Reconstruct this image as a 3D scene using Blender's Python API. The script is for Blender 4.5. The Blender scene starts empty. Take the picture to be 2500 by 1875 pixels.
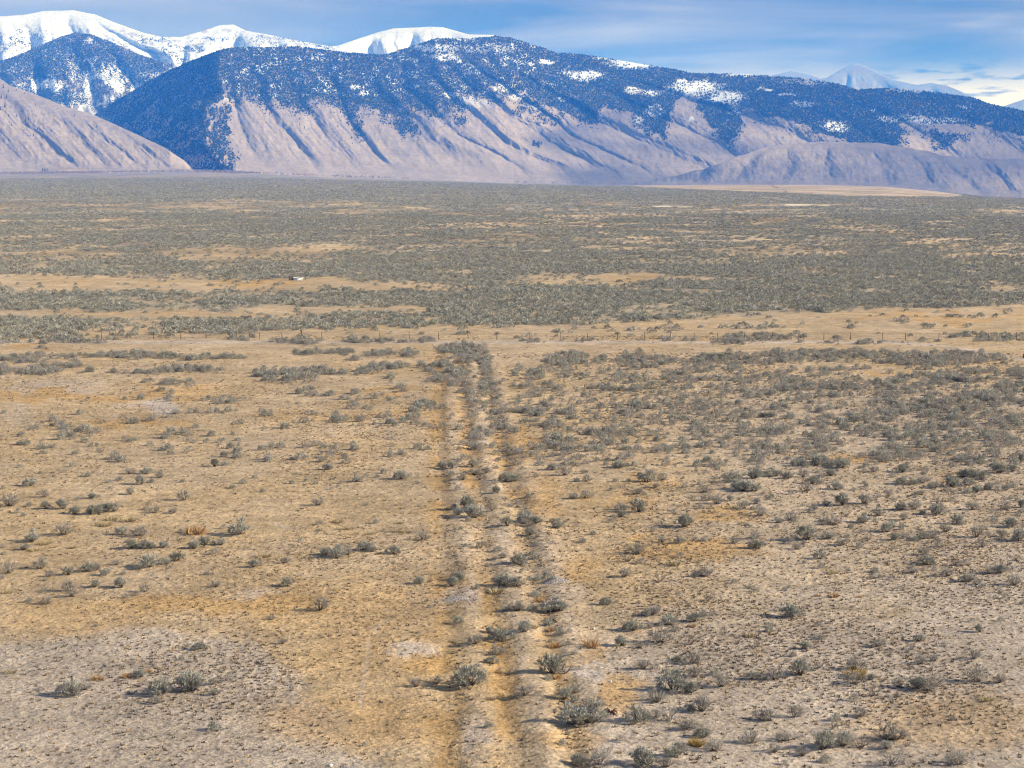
import bpy, math, random
import numpy as np
from mathutils import Vector, Matrix

R = math.radians
SC = bpy.context.scene
COL = SC.collection
rng = np.random.default_rng(7)
random.seed(7)

# ------------------------------------------------------------------ camera
FPX, HZ, CH = 5013.0, 400.0, 30.0          # focal length in px of a 2500 px wide frame, horizon row, camera height (m)
PITCH = math.atan((937.5 - HZ) / FPX)
cd = bpy.data.cameras.new("camera")
cam = bpy.data.objects.new("camera", cd)
COL.objects.link(cam)
cam.location = (0, 0, CH)
cam.rotation_euler = (math.pi / 2 - PITCH, 0, 0)
cd.sensor_width = 36.0
cd.lens = 36.0 * FPX / 2500.0
cd.clip_start = 1.0
cd.clip_end = 80000.0
SC.camera = cam
SC.view_settings.view_transform = 'Standard'
SC.view_settings.look = 'None'
SC.view_settings.exposure = 0.75
SC.view_settings.gamma = 1.0
SC.cycles.use_denoising = True
SC.cycles.denoiser = 'OPENIMAGEDENOISE'
SC.cycles.denoising_prefilter = 'FAST'
SC.cycles.filter_width = 1.15
SC.cycles.max_bounces = 6
SC.cycles.diffuse_bounces = 3
SC.cycles.volume_bounces = 1
SC.cycles.transparent_max_bounces = 8

# ------------------------------------------------------------------ sun and sky
SUN_EL, SUN_AZ = 25.0, 94.0                # azimuth clockwise from +Y (the view direction)
sx = math.sin(R(SUN_AZ)) * math.cos(R(SUN_EL))
sy = math.cos(R(SUN_AZ)) * math.cos(R(SUN_EL))
sz = math.sin(R(SUN_EL))
ld = bpy.data.lights.new("sun", 'SUN')
ld.energy = 5.0
ld.angle = R(0.6)
ld.color = (1.0, 0.93, 0.84)
sun = bpy.data.objects.new("sun", ld)
COL.objects.link(sun)
sun.rotation_euler = Vector((sx, sy, sz)).to_track_quat('Z', 'Y').to_euler()

W = bpy.data.worlds.new("World")
SC.world = W
W.use_nodes = True
wt = W.node_tree
wt.nodes.clear()


def N(t, kind, **kw):
    n = t.nodes.new(kind)
    for k, v in kw.items():
        setattr(n, k, v)
    return n


wo = N(wt, 'ShaderNodeOutputWorld')
sky = N(wt, 'ShaderNodeTexSky', sky_type='NISHITA')
sky.sun_disc = False
sky.sun_elevation = R(SUN_EL)
sky.sun_rotation = R(SUN_AZ)
sky.altitude = 2000
sky.air_density = 1.0
sky.dust_density = 0.6
bg1 = N(wt, 'ShaderNodeBackground')
bg1.inputs['Strength'].default_value = 0.11
wt.links.new(sky.outputs[0], bg1.inputs[0])
tc = N(wt, 'ShaderNodeTexCoord')
mp = N(wt, 'ShaderNodeMapping')
mp.inputs['Scale'].default_value = (5.0, 5.0, 44.0)
mp.inputs['Location'].default_value = (1.3, 0.2, 3.1)
wt.links.new(tc.outputs['Generated'], mp.inputs[0])
cn = N(wt, 'ShaderNodeTexNoise')
cn.inputs['Scale'].default_value = 1.0
cn.inputs['Detail'].default_value = 7.0
cn.inputs['Roughness'].default_value = 0.5
cn.inputs['Distortion'].default_value = 0.4
wt.links.new(mp.outputs[0], cn.inputs['Vector'])
cr = N(wt, 'ShaderNodeValToRGB')
e = cr.color_ramp.elements
e[0].position = 0.40; e[0].color = (0.12, 0.18, 0.28, 1)
e[1].position = 0.64; e[1].color = (0.46, 0.48, 0.52, 1)
m = cr.color_ramp.elements.new(0.52); m.color = (0.25, 0.28, 0.36, 1)
wt.links.new(cn.outputs['Fac'], cr.inputs[0])
# brightness low over the range on the right, where the cloud deck ends
sp = N(wt, 'ShaderNodeSeparateXYZ')
wt.links.new(tc.outputs['Generated'], sp.inputs[0])


def mrange(t, src, a, b, c=0.0, d=1.0):
    n = N(t, 'ShaderNodeMapRange')
    n.interpolation_type = 'SMOOTHSTEP'
    n.inputs[1].default_value = a; n.inputs[2].default_value = b
    n.inputs[3].default_value = c; n.inputs[4].default_value = d
    t.links.new(src, n.inputs[0])
    return n.outputs[0]


def math_n(t, op, a, b=None, clamp=False):
    n = N(t, 'ShaderNodeMath', operation=op, use_clamp=clamp)
    for i, s in enumerate((a, b)):
        if s is None:
            continue
        if isinstance(s, (int, float)):
            n.inputs[i].default_value = s
        else:
            t.links.new(s, n.inputs[i])
    return n.outputs[0]


def mixc(t, fac, a, b, mode='MIX'):
    n = N(t, 'ShaderNodeMix', data_type='RGBA', blend_type=mode)
    for i, s in ((0, fac), (6, a), (7, b)):
        if isinstance(s, (int, float)):
            n.inputs[i].default_value = s
        elif isinstance(s, tuple):
            n.inputs[i].default_value = s if len(s) == 4 else (*s, 1)
        else:
            t.links.new(s, n.inputs[i])
    return n.outputs[2]


lowz = mrange(wt, sp.outputs['Z'], 0.052, 0.028)
rightx = mrange(wt, sp.outputs['X'], 0.08, 0.23)
mp2 = N(wt, 'ShaderNodeMapping')
mp2.inputs['Scale'].default_value = (9.0, 9.0, 52.0)
wt.links.new(tc.outputs['Generated'], mp2.inputs[0])
cn2 = N(wt, 'ShaderNodeTexNoise')
cn2.inputs['Detail'].default_value = 6.0
wt.links.new(mp2.outputs[0], cn2.inputs['Vector'])
gap = math_n(wt, 'MULTIPLY', math_n(wt, 'MULTIPLY', lowz, rightx), mrange(wt, cn2.outputs['Fac'], 0.36, 0.52))
upl = math_n(wt, 'MULTIPLY', mrange(wt, sp.outputs['X'], 0.02, -0.22), 0.45)
c2 = mixc(wt, upl, cr.outputs[0], (0.50, 0.54, 0.60, 1))
c3 = mixc(wt, gap, c2, (1.1, 1.08, 0.98, 1))
bg2 = N(wt, 'ShaderNodeBackground')
wt.links.new(c3, bg2.inputs[0])
bg2.inputs['Strength'].default_value = 0.62
cover = N(wt, 'ShaderNodeMix', data_type='FLOAT')
cov = math_n(wt, 'MULTIPLY', mrange(wt, sp.outputs['Z'], 0.5, 0.12, 0.25, 1.0), 1.0)
ms = N(wt, 'ShaderNodeMixShader')
wt.links.new(cov, ms.inputs[0])
wt.links.new(bg1.outputs[0], ms.inputs[1])
wt.links.new(bg2.outputs[0], ms.inputs[2])
wt.links.new(ms.outputs[0], wo.inputs[0])

# ------------------------------------------------------------------ geometry of the view, to turn photo measurements into places
ca, sa = math.cos(PITCH), math.sin(PITCH)


def ray(u, v):
    x = (np.asarray(u, float) - 1250.0) / FPX
    y = (937.5 - np.asarray(v, float)) / FPX
    return x + 0 * y, ca + y * sa + 0 * x, -sa + y * ca + 0 * x


def place(u, v, rho):
    dx, dy, dz = ray(u, v)
    h = np.hypot(dx, dy)
    return dx / h * rho, dy / h * rho, CH + dz / h * rho


def project(x, y, z):
    zz = z - CH
    fwd = y * ca - zz * sa
    up = y * sa + zz * ca
    return 1250 + FPX * x / fwd, 937.5 - FPX * up / fwd


def ground_rho(u, v):
    dx, dy, dz = ray(u, v)
    return CH * np.hypot(dx, dy) / np.maximum(-dz, 1e-4)


def P(pts):
    a = np.array(pts, float)
    return a[:, 0], a[:, 1]


BASE_U, BASE_V = P([(-900, 426), (0, 425), (300, 421), (471, 418), (560, 421), (825, 433), (1100, 441), (1250, 447),
                    (1500, 452), (1800, 450), (2000, 450), (2150, 454), (2300, 467), (2400, 477), (2500, 480), (3400, 490)])
RB_U, RB_V = P([(-900, 8000), (0, 7600), (560, 7900), (1250, 8400), (2000, 8900), (3400, 9500)])


def v_base(u): return np.interp(u, BASE_U, BASE_V)
_rc = np.polyfit(RB_U, RB_V, 2)
def r_base(u): return np.polyval(_rc, u)


def sstep(a, b, x):
    t = np.clip((x - a) / (b - a), 0, 1)
    return t * t * (3 - 2 * t)


# value noise on a hashed lattice
_perm = rng.random((256, 256))


def vnoise(x, y):
    xi = np.floor(x).astype(int); yi = np.floor(y).astype(int)
    fx = x - xi; fy = y - yi
    fx = fx * fx * (3 - 2 * fx); fy = fy * fy * (3 - 2 * fy)
    g = lambda a, b: _perm[a & 255, b & 255]
    return (g(xi, yi) * (1 - fx) + g(xi + 1, yi) * fx) * (1 - fy) + (g(xi, yi + 1) * (1 - fx) + g(xi + 1, yi + 1) * fx) * fy


def fbm(x, y, o=4, gain=0.5):
    s = 0; a = 1; tt = 0
    for i in range(o):
        s = s + a * vnoise(x * 2 ** i + 17.3 * i, y * 2 ** i + 9.1 * i)
        tt += a; a *= gain
    return s / tt


PP = 4.0


def ground_z(x, y):
    x = np.asarray(x, float); y = np.asarray(y, float)
    rho = np.hypot(x, y)
    az = np.arctan2(x, np.maximum(y, 1e-3))
    u = 1250 + FPX * np.tan(np.clip(az, -1.0, 1.0)) * 0.997
    gt = (v_base(u) - HZ) / FPX
    rb = r_base(u)
    rr = np.clip(rho, 1.0, rb + 600)
    gb = np.maximum(gt ** PP - (CH / rb) ** PP, 1e-12) ** (1 / PP)
    g = ((CH / rr) ** PP + gb ** PP) ** (1 / PP)
    z = CH - rr * g
    # earth banks and trenches dug side by side, running away from the camera
    q = x + 0.0385 * y
    fade = sstep(352, 338, y) * sstep(40, 70, y)
    nz = 0.55 + 0.9 * vnoise(q * 0.0 + 3.0, y * 0.06)
    nz2 = 0.55 + 0.9 * vnoise(q * 0.0 + 8.0, y * 0.09)
    w = q + 0.5 * (vnoise(y * 0.05, 0 * y + 2.2) - 0.5) + 0.9 * (fbm(x * .7 + 3, y * .16, 3) - .5)
    fade = fade * (.1 + 1.5 * fbm(x * .5, y * .3 + 9, 3))
    G = lambda c, s: np.exp(-((w - c) / s) ** 2)
    b = (-0.10 * G(0.75, 0.8) + 0.08 * nz * G(2.35, 0.8) - 0.12 * G(4.0, 0.75) + 0.10 * nz2 * G(5.6, 0.9)
         - 0.20 * G(7.35, 0.8) + 0.09 * nz * G(9.0, 0.9))
    z = z + fade * b
    near = sstep(900, 300, rho)
    z = z + near * (0.10 * (fbm(x * 0.35, y * 0.35, 3) - 0.5) + 0.35 * (fbm(x * 0.05 + 5, y * 0.05, 3) - 0.5))
    return z


# ------------------------------------------------------------------ materials
def lin(c):
    return tuple(((v / 255) / 12.92 if v / 255 <= 0.04045 else ((v / 255 + 0.055) / 1.055) ** 2.4) for v in c)


def new_mat(name):
    m = bpy.data.materials.new(name)
    m.use_nodes = True
    t = m.node_tree
    t.nodes.clear()
    out = N(t, 'ShaderNodeOutputMaterial')
    bs = N(t, 'ShaderNodeBsdfPrincipled')
    bs.inputs['Roughness'].default_value = 0.95
    bs.inputs['Specular IOR Level'].default_value = 0.1
    t.links.new(bs.outputs[0], out.inputs[0])
    return m, t, bs


def noise_n(t, vec, scale, detail=4, rough=0.55, mscale=None):
    if mscale:
        mm = N(t, 'ShaderNodeMapping')
        mm.inputs['Scale'].default_value = mscale
        t.links.new(vec, mm.inputs[0]); vec = mm.outputs[0]
    n = N(t, 'ShaderNodeTexNoise')
    n.inputs['Scale'].default_value = scale
    n.inputs['Detail'].default_value = detail
    n.inputs['Roughness'].default_value = rough
    t.links.new(vec, n.inputs['Vector'])
    return n.outputs['Fac']


def foliage_mat(name, c1, c2, c3=None, rough=0.9, trans=0.0):
    m, t, bs = new_mat(name)
    oi = N(t, 'ShaderNodeObjectInfo')
    geo = N(t, 'ShaderNodeNewGeometry')
    tcn = N(t, 'ShaderNodeTexCoord')
    nf = noise_n(t, tcn.outputs['Object'], 7.0, 3)
    a = mixc(t, oi.outputs['Random'], (*c1, 1), (*c2, 1))
    b = mixc(t, mrange(t, nf, 0.35, 0.65), a, (*(c3 or c2), 1))
    rp = mrange(t, geo.outputs['Random Per Island'], 0, 1, 0.72, 1.25)
    g = N(t, 'ShaderNodeVectorMath', operation='SCALE')
    t.links.new(b, g.inputs[0]); t.links.new(rp, g.inputs['Scale'])
    t.links.new(g.outputs[0], bs.inputs['Base Color'])
    bs.inputs['Roughness'].default_value = rough
    if trans:
        tr = N(t, 'ShaderNodeBsdfTranslucent')
        t.links.new(g.outputs[0], tr.inputs[0])
        mx = N(t, 'ShaderNodeMixShader')
        mx.inputs[0].default_value = trans
        t.links.new(bs.outputs[0], mx.inputs[1]); t.links.new(tr.outputs[0], mx.inputs[2])
        t.links.new(mx.outputs[0], [n for n in t.nodes if n.type == 'OUTPUT_MATERIAL'][0].inputs[0])
    return m


M_SAGE = foliage_mat("sage_leaf", (0.28, 0.275, 0.23), (0.50, 0.475, 0.41), (0.34, 0.335, 0.28), trans=.2)
M_SAGEG = foliage_mat("grey_sage_leaf", (0.38, 0.34, 0.295), (0.43, 0.39, 0.345), (0.33, 0.305, 0.26), trans=.2)
M_FAR = foliage_mat("distant_sage_leaf", (0.17, 0.17, 0.14), (0.58, 0.55, 0.465), (0.32, 0.315, 0.26), trans=.12)
M_STEM = foliage_mat("sage_stem", (0.105, 0.085, 0.07), (0.16, 0.135, 0.115), (0.085, 0.07, 0.055))
M_DEAD = foliage_mat("dead_twig", (0.19, 0.155, 0.13), (0.27, 0.235, 0.21), (0.13, 0.10, 0.08))
M_PALE = foliage_mat("bleached_twig", (0.33, 0.30, 0.27), (0.38, 0.35, 0.32), (0.26, 0.23, 0.21))
M_ORANGE = foliage_mat("orange_grass", (0.46, 0.29, 0.14), (0.50, 0.33, 0.17), (0.40, 0.25, 0.12))
M_STRAW = foliage_mat("straw_grass", (0.46, 0.36, 0.20), (0.50, 0.41, 0.26), (0.36, 0.29, 0.16))
M_YELLOW = foliage_mat("yellow_bloom", (0.50, 0.34, 0.09), (0.52, 0.38, 0.13), (0.40, 0.28, 0.10))
M_TUFT = foliage_mat("low_tuft", (0.10, 0.075, 0.055), (0.22, 0.165, 0.115), (0.15, 0.115, 0.08))
M_CON = foliage_mat("conifer_needles", (0.020, 0.034, 0.022), (0.034, 0.050, 0.034), (0.024, 0.038, 0.026))
M_BARE = foliage_mat("bare_cottonwood", (0.30, 0.25, 0.22), (0.36, 0.30, 0.26), (0.24, 0.20, 0.17))


# ------------------------------------------------------------------ object helpers
def mesh_np(name, V, F, mats, fm=None, smooth=False):
    """V (n,3); F (m,k) same-sized faces or a list of such arrays; one mesh data block"""
    me = bpy.data.meshes.new(name)
    if not isinstance(F, list):
        F = [F]
    V = np.asarray(V, np.float32)
    me.vertices.add(len(V))
    me.vertices.foreach_set('co', V.ravel())
    loops = np.concatenate([f.ravel() for f in F]).astype(np.int32)
    tot = np.concatenate([np.full(len(f), f.shape[1], np.int32) for f in F])
    st = np.concatenate([[0], np.cumsum(tot)[:-1]]).astype(np.int32)
    me.loops.add(len(loops))
    me.loops.foreach_set('vertex_index', loops)
    me.polygons.add(len(tot))
    me.polygons.foreach_set('loop_start', st)
    me.polygons.foreach_set('loop_total', tot)
    for mt in mats:
        me.materials.append(mt)
    if fm is not None:
        me.polygons.foreach_set('material_index', np.asarray(fm, np.int32))
    if smooth:
        me.polygons.foreach_set('use_smooth', np.ones(len(tot), bool))
    me.update(calc_edges=True)
    return me


def add_obj(name, me, parent=None, loc=(0, 0, 0), rotz=0.0, scale=(1, 1, 1)):
    o = bpy.data.objects.new(name, me)
    COL.objects.link(o)
    o.location = loc
    o.rotation_euler = (0, 0, rotz)
    o.scale = scale
    if parent:
        o.parent = parent
    return o


def tag(o, label=None, cat=None, group=None, kind=None):
    if label: o['label'] = label
    if cat: o['category'] = cat
    if group: o['group'] = group
    if kind: o['kind'] = kind
    return o


def tube(pts, rad, sides=4):
    """tapered tube through pts; returns V, F quads"""
    pts = np.asarray(pts, float); n = len(pts)
    V = []; F = []
    for i in range(n):
        d = pts[min(i + 1, n - 1)] - pts[max(i - 1, 0)]
        d = d / (np.linalg.norm(d) + 1e-9)
        a = np.cross(d, (0.31, 0.2, 0.93) if abs(d[2]) < 0.9 else (1, 0.1, 0)); a /= np.linalg.norm(a) + 1e-9
        b = np.cross(d, a)
        for k in range(sides):
            th = 2 * math.pi * k / sides
            V.append(pts[i] + rad[i] * (math.cos(th) * a + math.sin(th) * b))
    for i in range(n - 1):
        for k in range(sides):
            k2 = (k + 1) % sides
            F.append((i * sides + k, i * sides + k2, (i + 1) * sides + k2, (i + 1) * sides + k))
    return np.array(V), np.array(F, int)


def join(parts):
    V = []; F = []; o = 0
    for v, f in parts:
        V.append(v); F.append(f + o); o += len(v)
    return np.concatenate(V), np.concatenate(F)


def set_col(me, name, arr):
    a = me.color_attributes.new(name, 'FLOAT_COLOR', 'POINT')
    c = np.ones((len(arr), 4), np.float32); c[:, :3] = arr
    a.data.foreach_set('color', c.ravel())


# ------------------------------------------------------------------ ground
def ell(u, v, cx, cy, rx, ry, soft=0.5):
    d = np.sqrt(((u - cx) / rx) ** 2 + ((v - cy) / ry) ** 2)
    return sstep(1 + soft, 1 - soft, d)


C_TAN = np.array([0.465, 0.332, 0.190])      # dry grass flat
C_DIRT = np.array([0.44, 0.355, 0.272])      # grey beige dirt
C_ORANGE = np.array([0.475, 0.295, 0.125])    # orange dry grass
C_PALE = np.array([0.49, 0.41, 0.345])
C_SAGE = np.array([0.35, 0.29, 0.205])
C_FARS = np.array([0.25, 0.245, 0.21])

ORANGE = [(200, 968, 260, 12, .8), (60, 848, 90, 10, .7), (350, 1032, 130, 12, .8), (450, 955, 90, 14, .7),
          (930, 958, 110, 8, .7), (900, 1014, 200, 12, .6), (1245, 1090, 60, 40, .9), (1330, 1080, 50, 14, .7),
          (1330, 1215, 75, 50, .8), (1520, 1222, 60, 10, .8), (1570, 1178, 60, 12, .6), (1760, 1262, 100, 20, .8),
          (1700, 1345, 170, 22, .8), (1560, 1314, 55, 10, .9), (1420, 1385, 60, 30, .6), (2130, 1120, 70, 9, .9),
          (2300, 1098, 50, 9, .8), (1560, 1078, 60, 10, .5), (520, 1478, 240, 22, .85), (160, 1500, 200, 45, .45),
          (800, 1480, 250, 60, .35), (900, 1600, 200, 60, .35), (860, 1760, 210, 70, .55), (1060, 1620, 40, 30, .9),
          (1450, 1600, 40, 18, .7), (1500, 1690, 60, 45, .8), (1380, 1810, 60, 25, .6), (2330, 1760, 230, 70, .45),
          (2200, 905, 90, 6, .9), (2300, 778, 210, 8, .7), (640, 765, 400, 7, .35), (650, 690, 110, 9, .9), (1560, 675, 50, 5, .9),
          (1480, 683, 60, 8, .5), (2310, 1165, 40, 8, .5), (1330, 1550, 30, 10, .6), (1700, 963, 18, 5, .8), (1650, 830, 60, 5, .5)]
PALES = [(370, 990, 60, 14, .9), (1020, 1582, 70, 16, .9), (110, 940, 120, 14, .35), (1130, 1800, 60, 50, .5),
         (1440, 1640, 45, 22, .9), (1350, 1450, 60, 30, .3), (620, 1450, 60, 12, .5), (40, 1000, 60, 25, .35), (2480, 985, 60, 30, .3),
         (1600, 1290, 30, 6, .5), (710, 1278, 30, 9, .5), (1120, 1455, 40, 16, .8)]


def ground_color(x, y, u, v):
    n1 = fbm(u * 0.006 + 3, v * 0.02 + 1, 4)
    n2 = fbm(x * 0.11, y * 0.05, 4)
    t = sstep(0.38, 0.62, n2 * 0.6 + n1 * 0.4)
    c = C_TAN + 0 * x[..., None]
    # the flat gets greyer and stonier to the right and towards the camera
    edge_l = 1545 + 45 * (n1 - .5) * 4 - 0.00 * u + np.where(u > 640, (u - 640) * 1.1, 0)
    grey_l = sstep(-25, 25, v - edge_l) * sstep(1050, 850, u)
    grey_r = sstep(1250, 1650, v + (u - 1900) * 0.25 + 160 * (n1 - .5) * 2) * sstep(1360, 1500, u)
    grey_m = 0.55 * sstep(1500, 1900, u) * sstep(880, 1000, v)
    g = np.clip(np.maximum(np.maximum(grey_l, grey_r), grey_m), 0, 1)
    base = C_TAN * (1 - 0.28 * t[..., None]) + C_DIRT * 0.28 * t[..., None]
    c = base * (1 - g[..., None]) + C_DIRT * g[..., None]
    wu = u + 90 * (fbm(u * .012, v * .03 + 7, 4) - .5) * 2
    wv = v + 26 * (fbm(u * .015 + 5, v * .05, 4) - .5) * 2
    for cx, cy, rx, ry, a in ORANGE:
        k = a * ell(wu, wv, cx, cy, rx, ry, .45)
        c = c * (1 - k[..., None]) + C_ORANGE * k[..., None]
    for cx, cy, rx, ry, a in PALES:
        k = a * ell(wu, wv, cx, cy, rx, ry, .5)
        c = c * (1 - k[..., None]) + C_PALE * k[..., None]
    # trenches hold orange grass, right-edge wall shade painted as dark strips, banks show bare gravel
    q = x + 0.0385 * y
    w = q + 0.5 * (vnoise(y * 0.05, 0 * y + 2.2) - 0.5) + 1.6 * (fbm(x * .9 + 3, y * .22, 4) - .5)
    fd = sstep(345, 300, y)
    br = 0.15 + 0.85 * sstep(.36, .58, fbm(x * .25, y * .13 + 1, 4))
    br2 = sstep(.38, .62, fbm(x * .3 + 4, y * .11 + 6.6, 4))
    G = lambda cc, s: np.exp(-((w - cc) / s) ** 2)
    for cc, s, a, colr in ((0.4, 1.0, .85, C_ORANGE * .85), (1.35, .35, .35, C_ORANGE * .5), (2.45, .55, .30, C_PALE), (3.8, .8, .9, C_ORANGE * .9), (4.5, .35, .35, C_ORANGE * .5), (5.6, .7, .36, C_PALE),
                           (7.4, .8, .45, C_ORANGE * .62), (9.0, .7, .25, C_PALE)):
        k = a * G(cc, s) * fd * (br if cc in (0.4, 1.35, 3.8, 4.5, 7.4) else (0.35 + 0.65 * br2))
        c = c * (1 - k[..., None]) + colr * k[..., None]
    # the wheel track along the fence
    tv = 835.5 + np.where(u > 2150, ((u - 2150) / 350) ** 1.7 * 42, 0)
    k = 0.8 * np.exp(-((v - tv) / 3.0) ** 2)
    k = np.clip(k, 0, 1)
    c = c * (1 - k[..., None]) + C_PALE * k[..., None]
    for pl in ([(1800, 1700), (1860, 1612), (1925, 1560), (1975, 1500), (2010, 1430), (2080, 1402), (2150, 1386)], [(880, 1740), (890, 1640), (900, 1570), (925, 1520)], [(2180, 1480), (2230, 1400), (2330, 1330), (2500, 1290)],
               [(1985, 1875), (2000, 1760), (1990, 1640), (2020, 1560)], [(0, 925), (200, 935), (420, 948)]):
        pu, pv = P(pl)
        o = np.argsort(pv)
        near_ = np.abs(u - np.interp(v, pv[o], pu[o]) - 8 * (fbm(v * .03, 0 * v, 3) - .5))
        k = .4 * np.exp(-(near_ / 5.0) ** 2) * (v > pv.min()) * (v < pv.max()) * sstep(.3, .5, fbm(u * .05, v * .05, 3))
        c = c * (1 - k[..., None]) + C_PALE * k[..., None]
    # sage country beyond the fence
    den = far_density(u, v)
    k = np.clip(den, 0, 1) * sstep(800, 770, v) * 0.85
    c = c * (1 - k[..., None]) + C_SAGE * k[..., None]
    k = sstep(560, 490, v)
    st = sstep(.56, .66, fbm(u * 0.004, v * 0.09 + 2, 4)) * .5 * sstep(470, 500, v)
    far = C_FARS * (1 - st[..., None]) + C_TAN * st[..., None]
    kk = k * (1 - 0.0 * den)
    bare = 1 - np.clip(den, 0, 1)
    far = far * (1 - (bare * .8)[..., None]) + C_TAN * (bare * .8)[..., None]
    c = c * (1 - kk[..., None]) + far * kk[..., None]
    # stubble field at the foot of the range and the scraped banks
    k = field_mask(u, v)
    c = c * (1 - k[..., None]) + np.array([.43, .335, .24]) * k[..., None]
    for cx, cy, rx, ry in ((1617, 504, 26, 1.8), (1672, 504.5, 26, 1.3), (1950, 500, 38, 2.0), (2010, 501, 14, 1), (2135, 496, 7, 1), (1790, 498, 8, 1)):
        k = ell(u, v, cx, cy, rx, ry, .3)
        c = c * (1 - k[..., None]) + np.array([.58, .50, .36]) * k[..., None]
    k = 0.5 * sstep(436, 428, v) * sstep(900, 500, u)
    c = c * (1 - k[..., None]) + np.array([.30, .25, .24]) * k[..., None]
    return np.clip(c, 0, 1)


def field_mask(u, v):
    n = 1.2 * (fbm(u * .03, 0 * v + 4, 2) - .5)
    bot = np.interp(u, [1530, 1560, 1925, 2080, 2330, 2360], [449, 457, 472, 479, 481.5, 478]) + n
    top = np.interp(u, [1500, 2150, 2200, 2340, 2360], [446, 450, 456, 474, 479]) + n
    gapl = 1 - .15 * np.exp(-((v - np.interp(u, [1880, 1930], [451, 474])) / 1.2) ** 2) * (u > 1875) * (u < 1935)
    return sstep(-.6, .6, v - top) * sstep(.6, -.6, v - bot) * (u > 1530) * (u < 2362) * gapl


# bare openings (cx, cy, rx, ry, strength) in the sage beyond the fence
BARE = [(745, 688, 130, 10, 1), (300, 768, 420, 8, 1), (30, 768, 60, 9, .6), (820, 756, 270, 9, 1), (560, 700, 430, 11, 1), (120, 690, 300, 17, 1), (1010, 700, 200, 9, .8),
        (300, 676, 300, 5, .5), (1380, 684, 140, 11, .75), (1560, 676, 70, 10, .75), (1700, 683, 130, 5, .7), (620, 622, 230, 14, .85), (760, 607, 120, 9, .9),
        (130, 626, 190, 14, .7), (60, 655, 60, 8, .5), (1490, 606, 110, 4, .7), (1900, 618, 190, 7, .75), (1860, 606, 160, 5, .55), (2400, 622, 140, 5, .8),
        (1260, 640, 60, 6, .4), (1730, 640, 20, 4, .6), (620, 500, 290, 10, .6), (450, 507, 110, 3, .8), (1320, 545, 160, 8, .5), (1100, 555, 220, 6, .4), (1560, 528, 160, 6, .5),
        (100, 503, 130, 9, .4), (330, 552, 130, 4, .6), (2450, 700, 90, 8, .6), (1700, 727, 80, 4, .6), (2330, 690, 160, 4, .4), (2000, 660, 130, 3, .4),
        (1590, 728, 40, 3, .6), (2330, 733, 250, 4, .4), (780, 530, 300, 4, .4), (1900, 560, 300, 4, .3), (1200, 603, 90, 4, .6), (1100, 585, 60, 5, .5)]


def far_density(u, v):
    wu = u + 60 * (fbm(u * .01, v * .04 + 3, 3) - .5) * 2
    wv = v + 9 * (fbm(u * .012 + 9, v * .06, 3) - .5) * 2
    # lower edge of the sage country
    eu, ev = P([(-400, 828), (0, 828), (200, 833), (330, 826), (560, 812), (900, 803), (1050, 795), (1300, 796), (1500, 793),
                (1640, 778), (1800, 770), (2130, 757), (2300, 748), (2500, 742), (3000, 740)])
    d = sstep(5, -5, wv - np.interp(u, eu, ev)) * 0.93
    d = d * (1 - 0.35 * sstep(.5, .62, fbm(u * .009 + 30, v * .09, 4)))
    for cx, cy, rx, ry, a in BARE:
        d = d * (1 - a * ell(wu, wv, cx, cy, rx, ry * 1.25, .3))
    d = d * (1 - .75 * sstep(.545, .64, fbm(u * .007 + 11, v * .15 + 4, 4)) * sstep(700, 560, v) * sstep(482, 500, v))
    return d


def near_idx(u, v):
    return None


def build_ground():
    az_f = np.linspace(-0.285, 0.285, 760)
    az_o = np.linspace(0.31, 1.25, 26)
    az = np.concatenate([-az_o[::-1], az_f, az_o])
    rr = np.concatenate([np.linspace(4, 80, 12), np.geomspace(86, 12800, 860), [14000, 16000]])
    A, RR = np.meshgrid(az, rr)
    X = RR * np.sin(A); Y = RR * np.cos(A)
    Z = ground_z(X, Y)
    U, V = project(X, Y, Z)
    U = np.where(RR < 60, 1250 + FPX * np.tan(A), U)
    V = np.where(RR < 60, 3000, V)
    c = ground_color(X, Y, U, V)
    nr, na = X.shape
    idx = np.arange(nr * na).reshape(nr, na)
    F = np.stack([idx[:-1, :-1], idx[:-1, 1:], idx[1:, 1:], idx[1:, :-1]], -1).reshape(-1, 4)
    me = mesh_np("ground", np.stack([X, Y, Z], -1).reshape(-1, 3), F, [M_GROUND], smooth=True)
    set_col(me, "Col", c.reshape(-1, 3))
    return tag(add_obj("ground", me), kind='structure')


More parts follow.
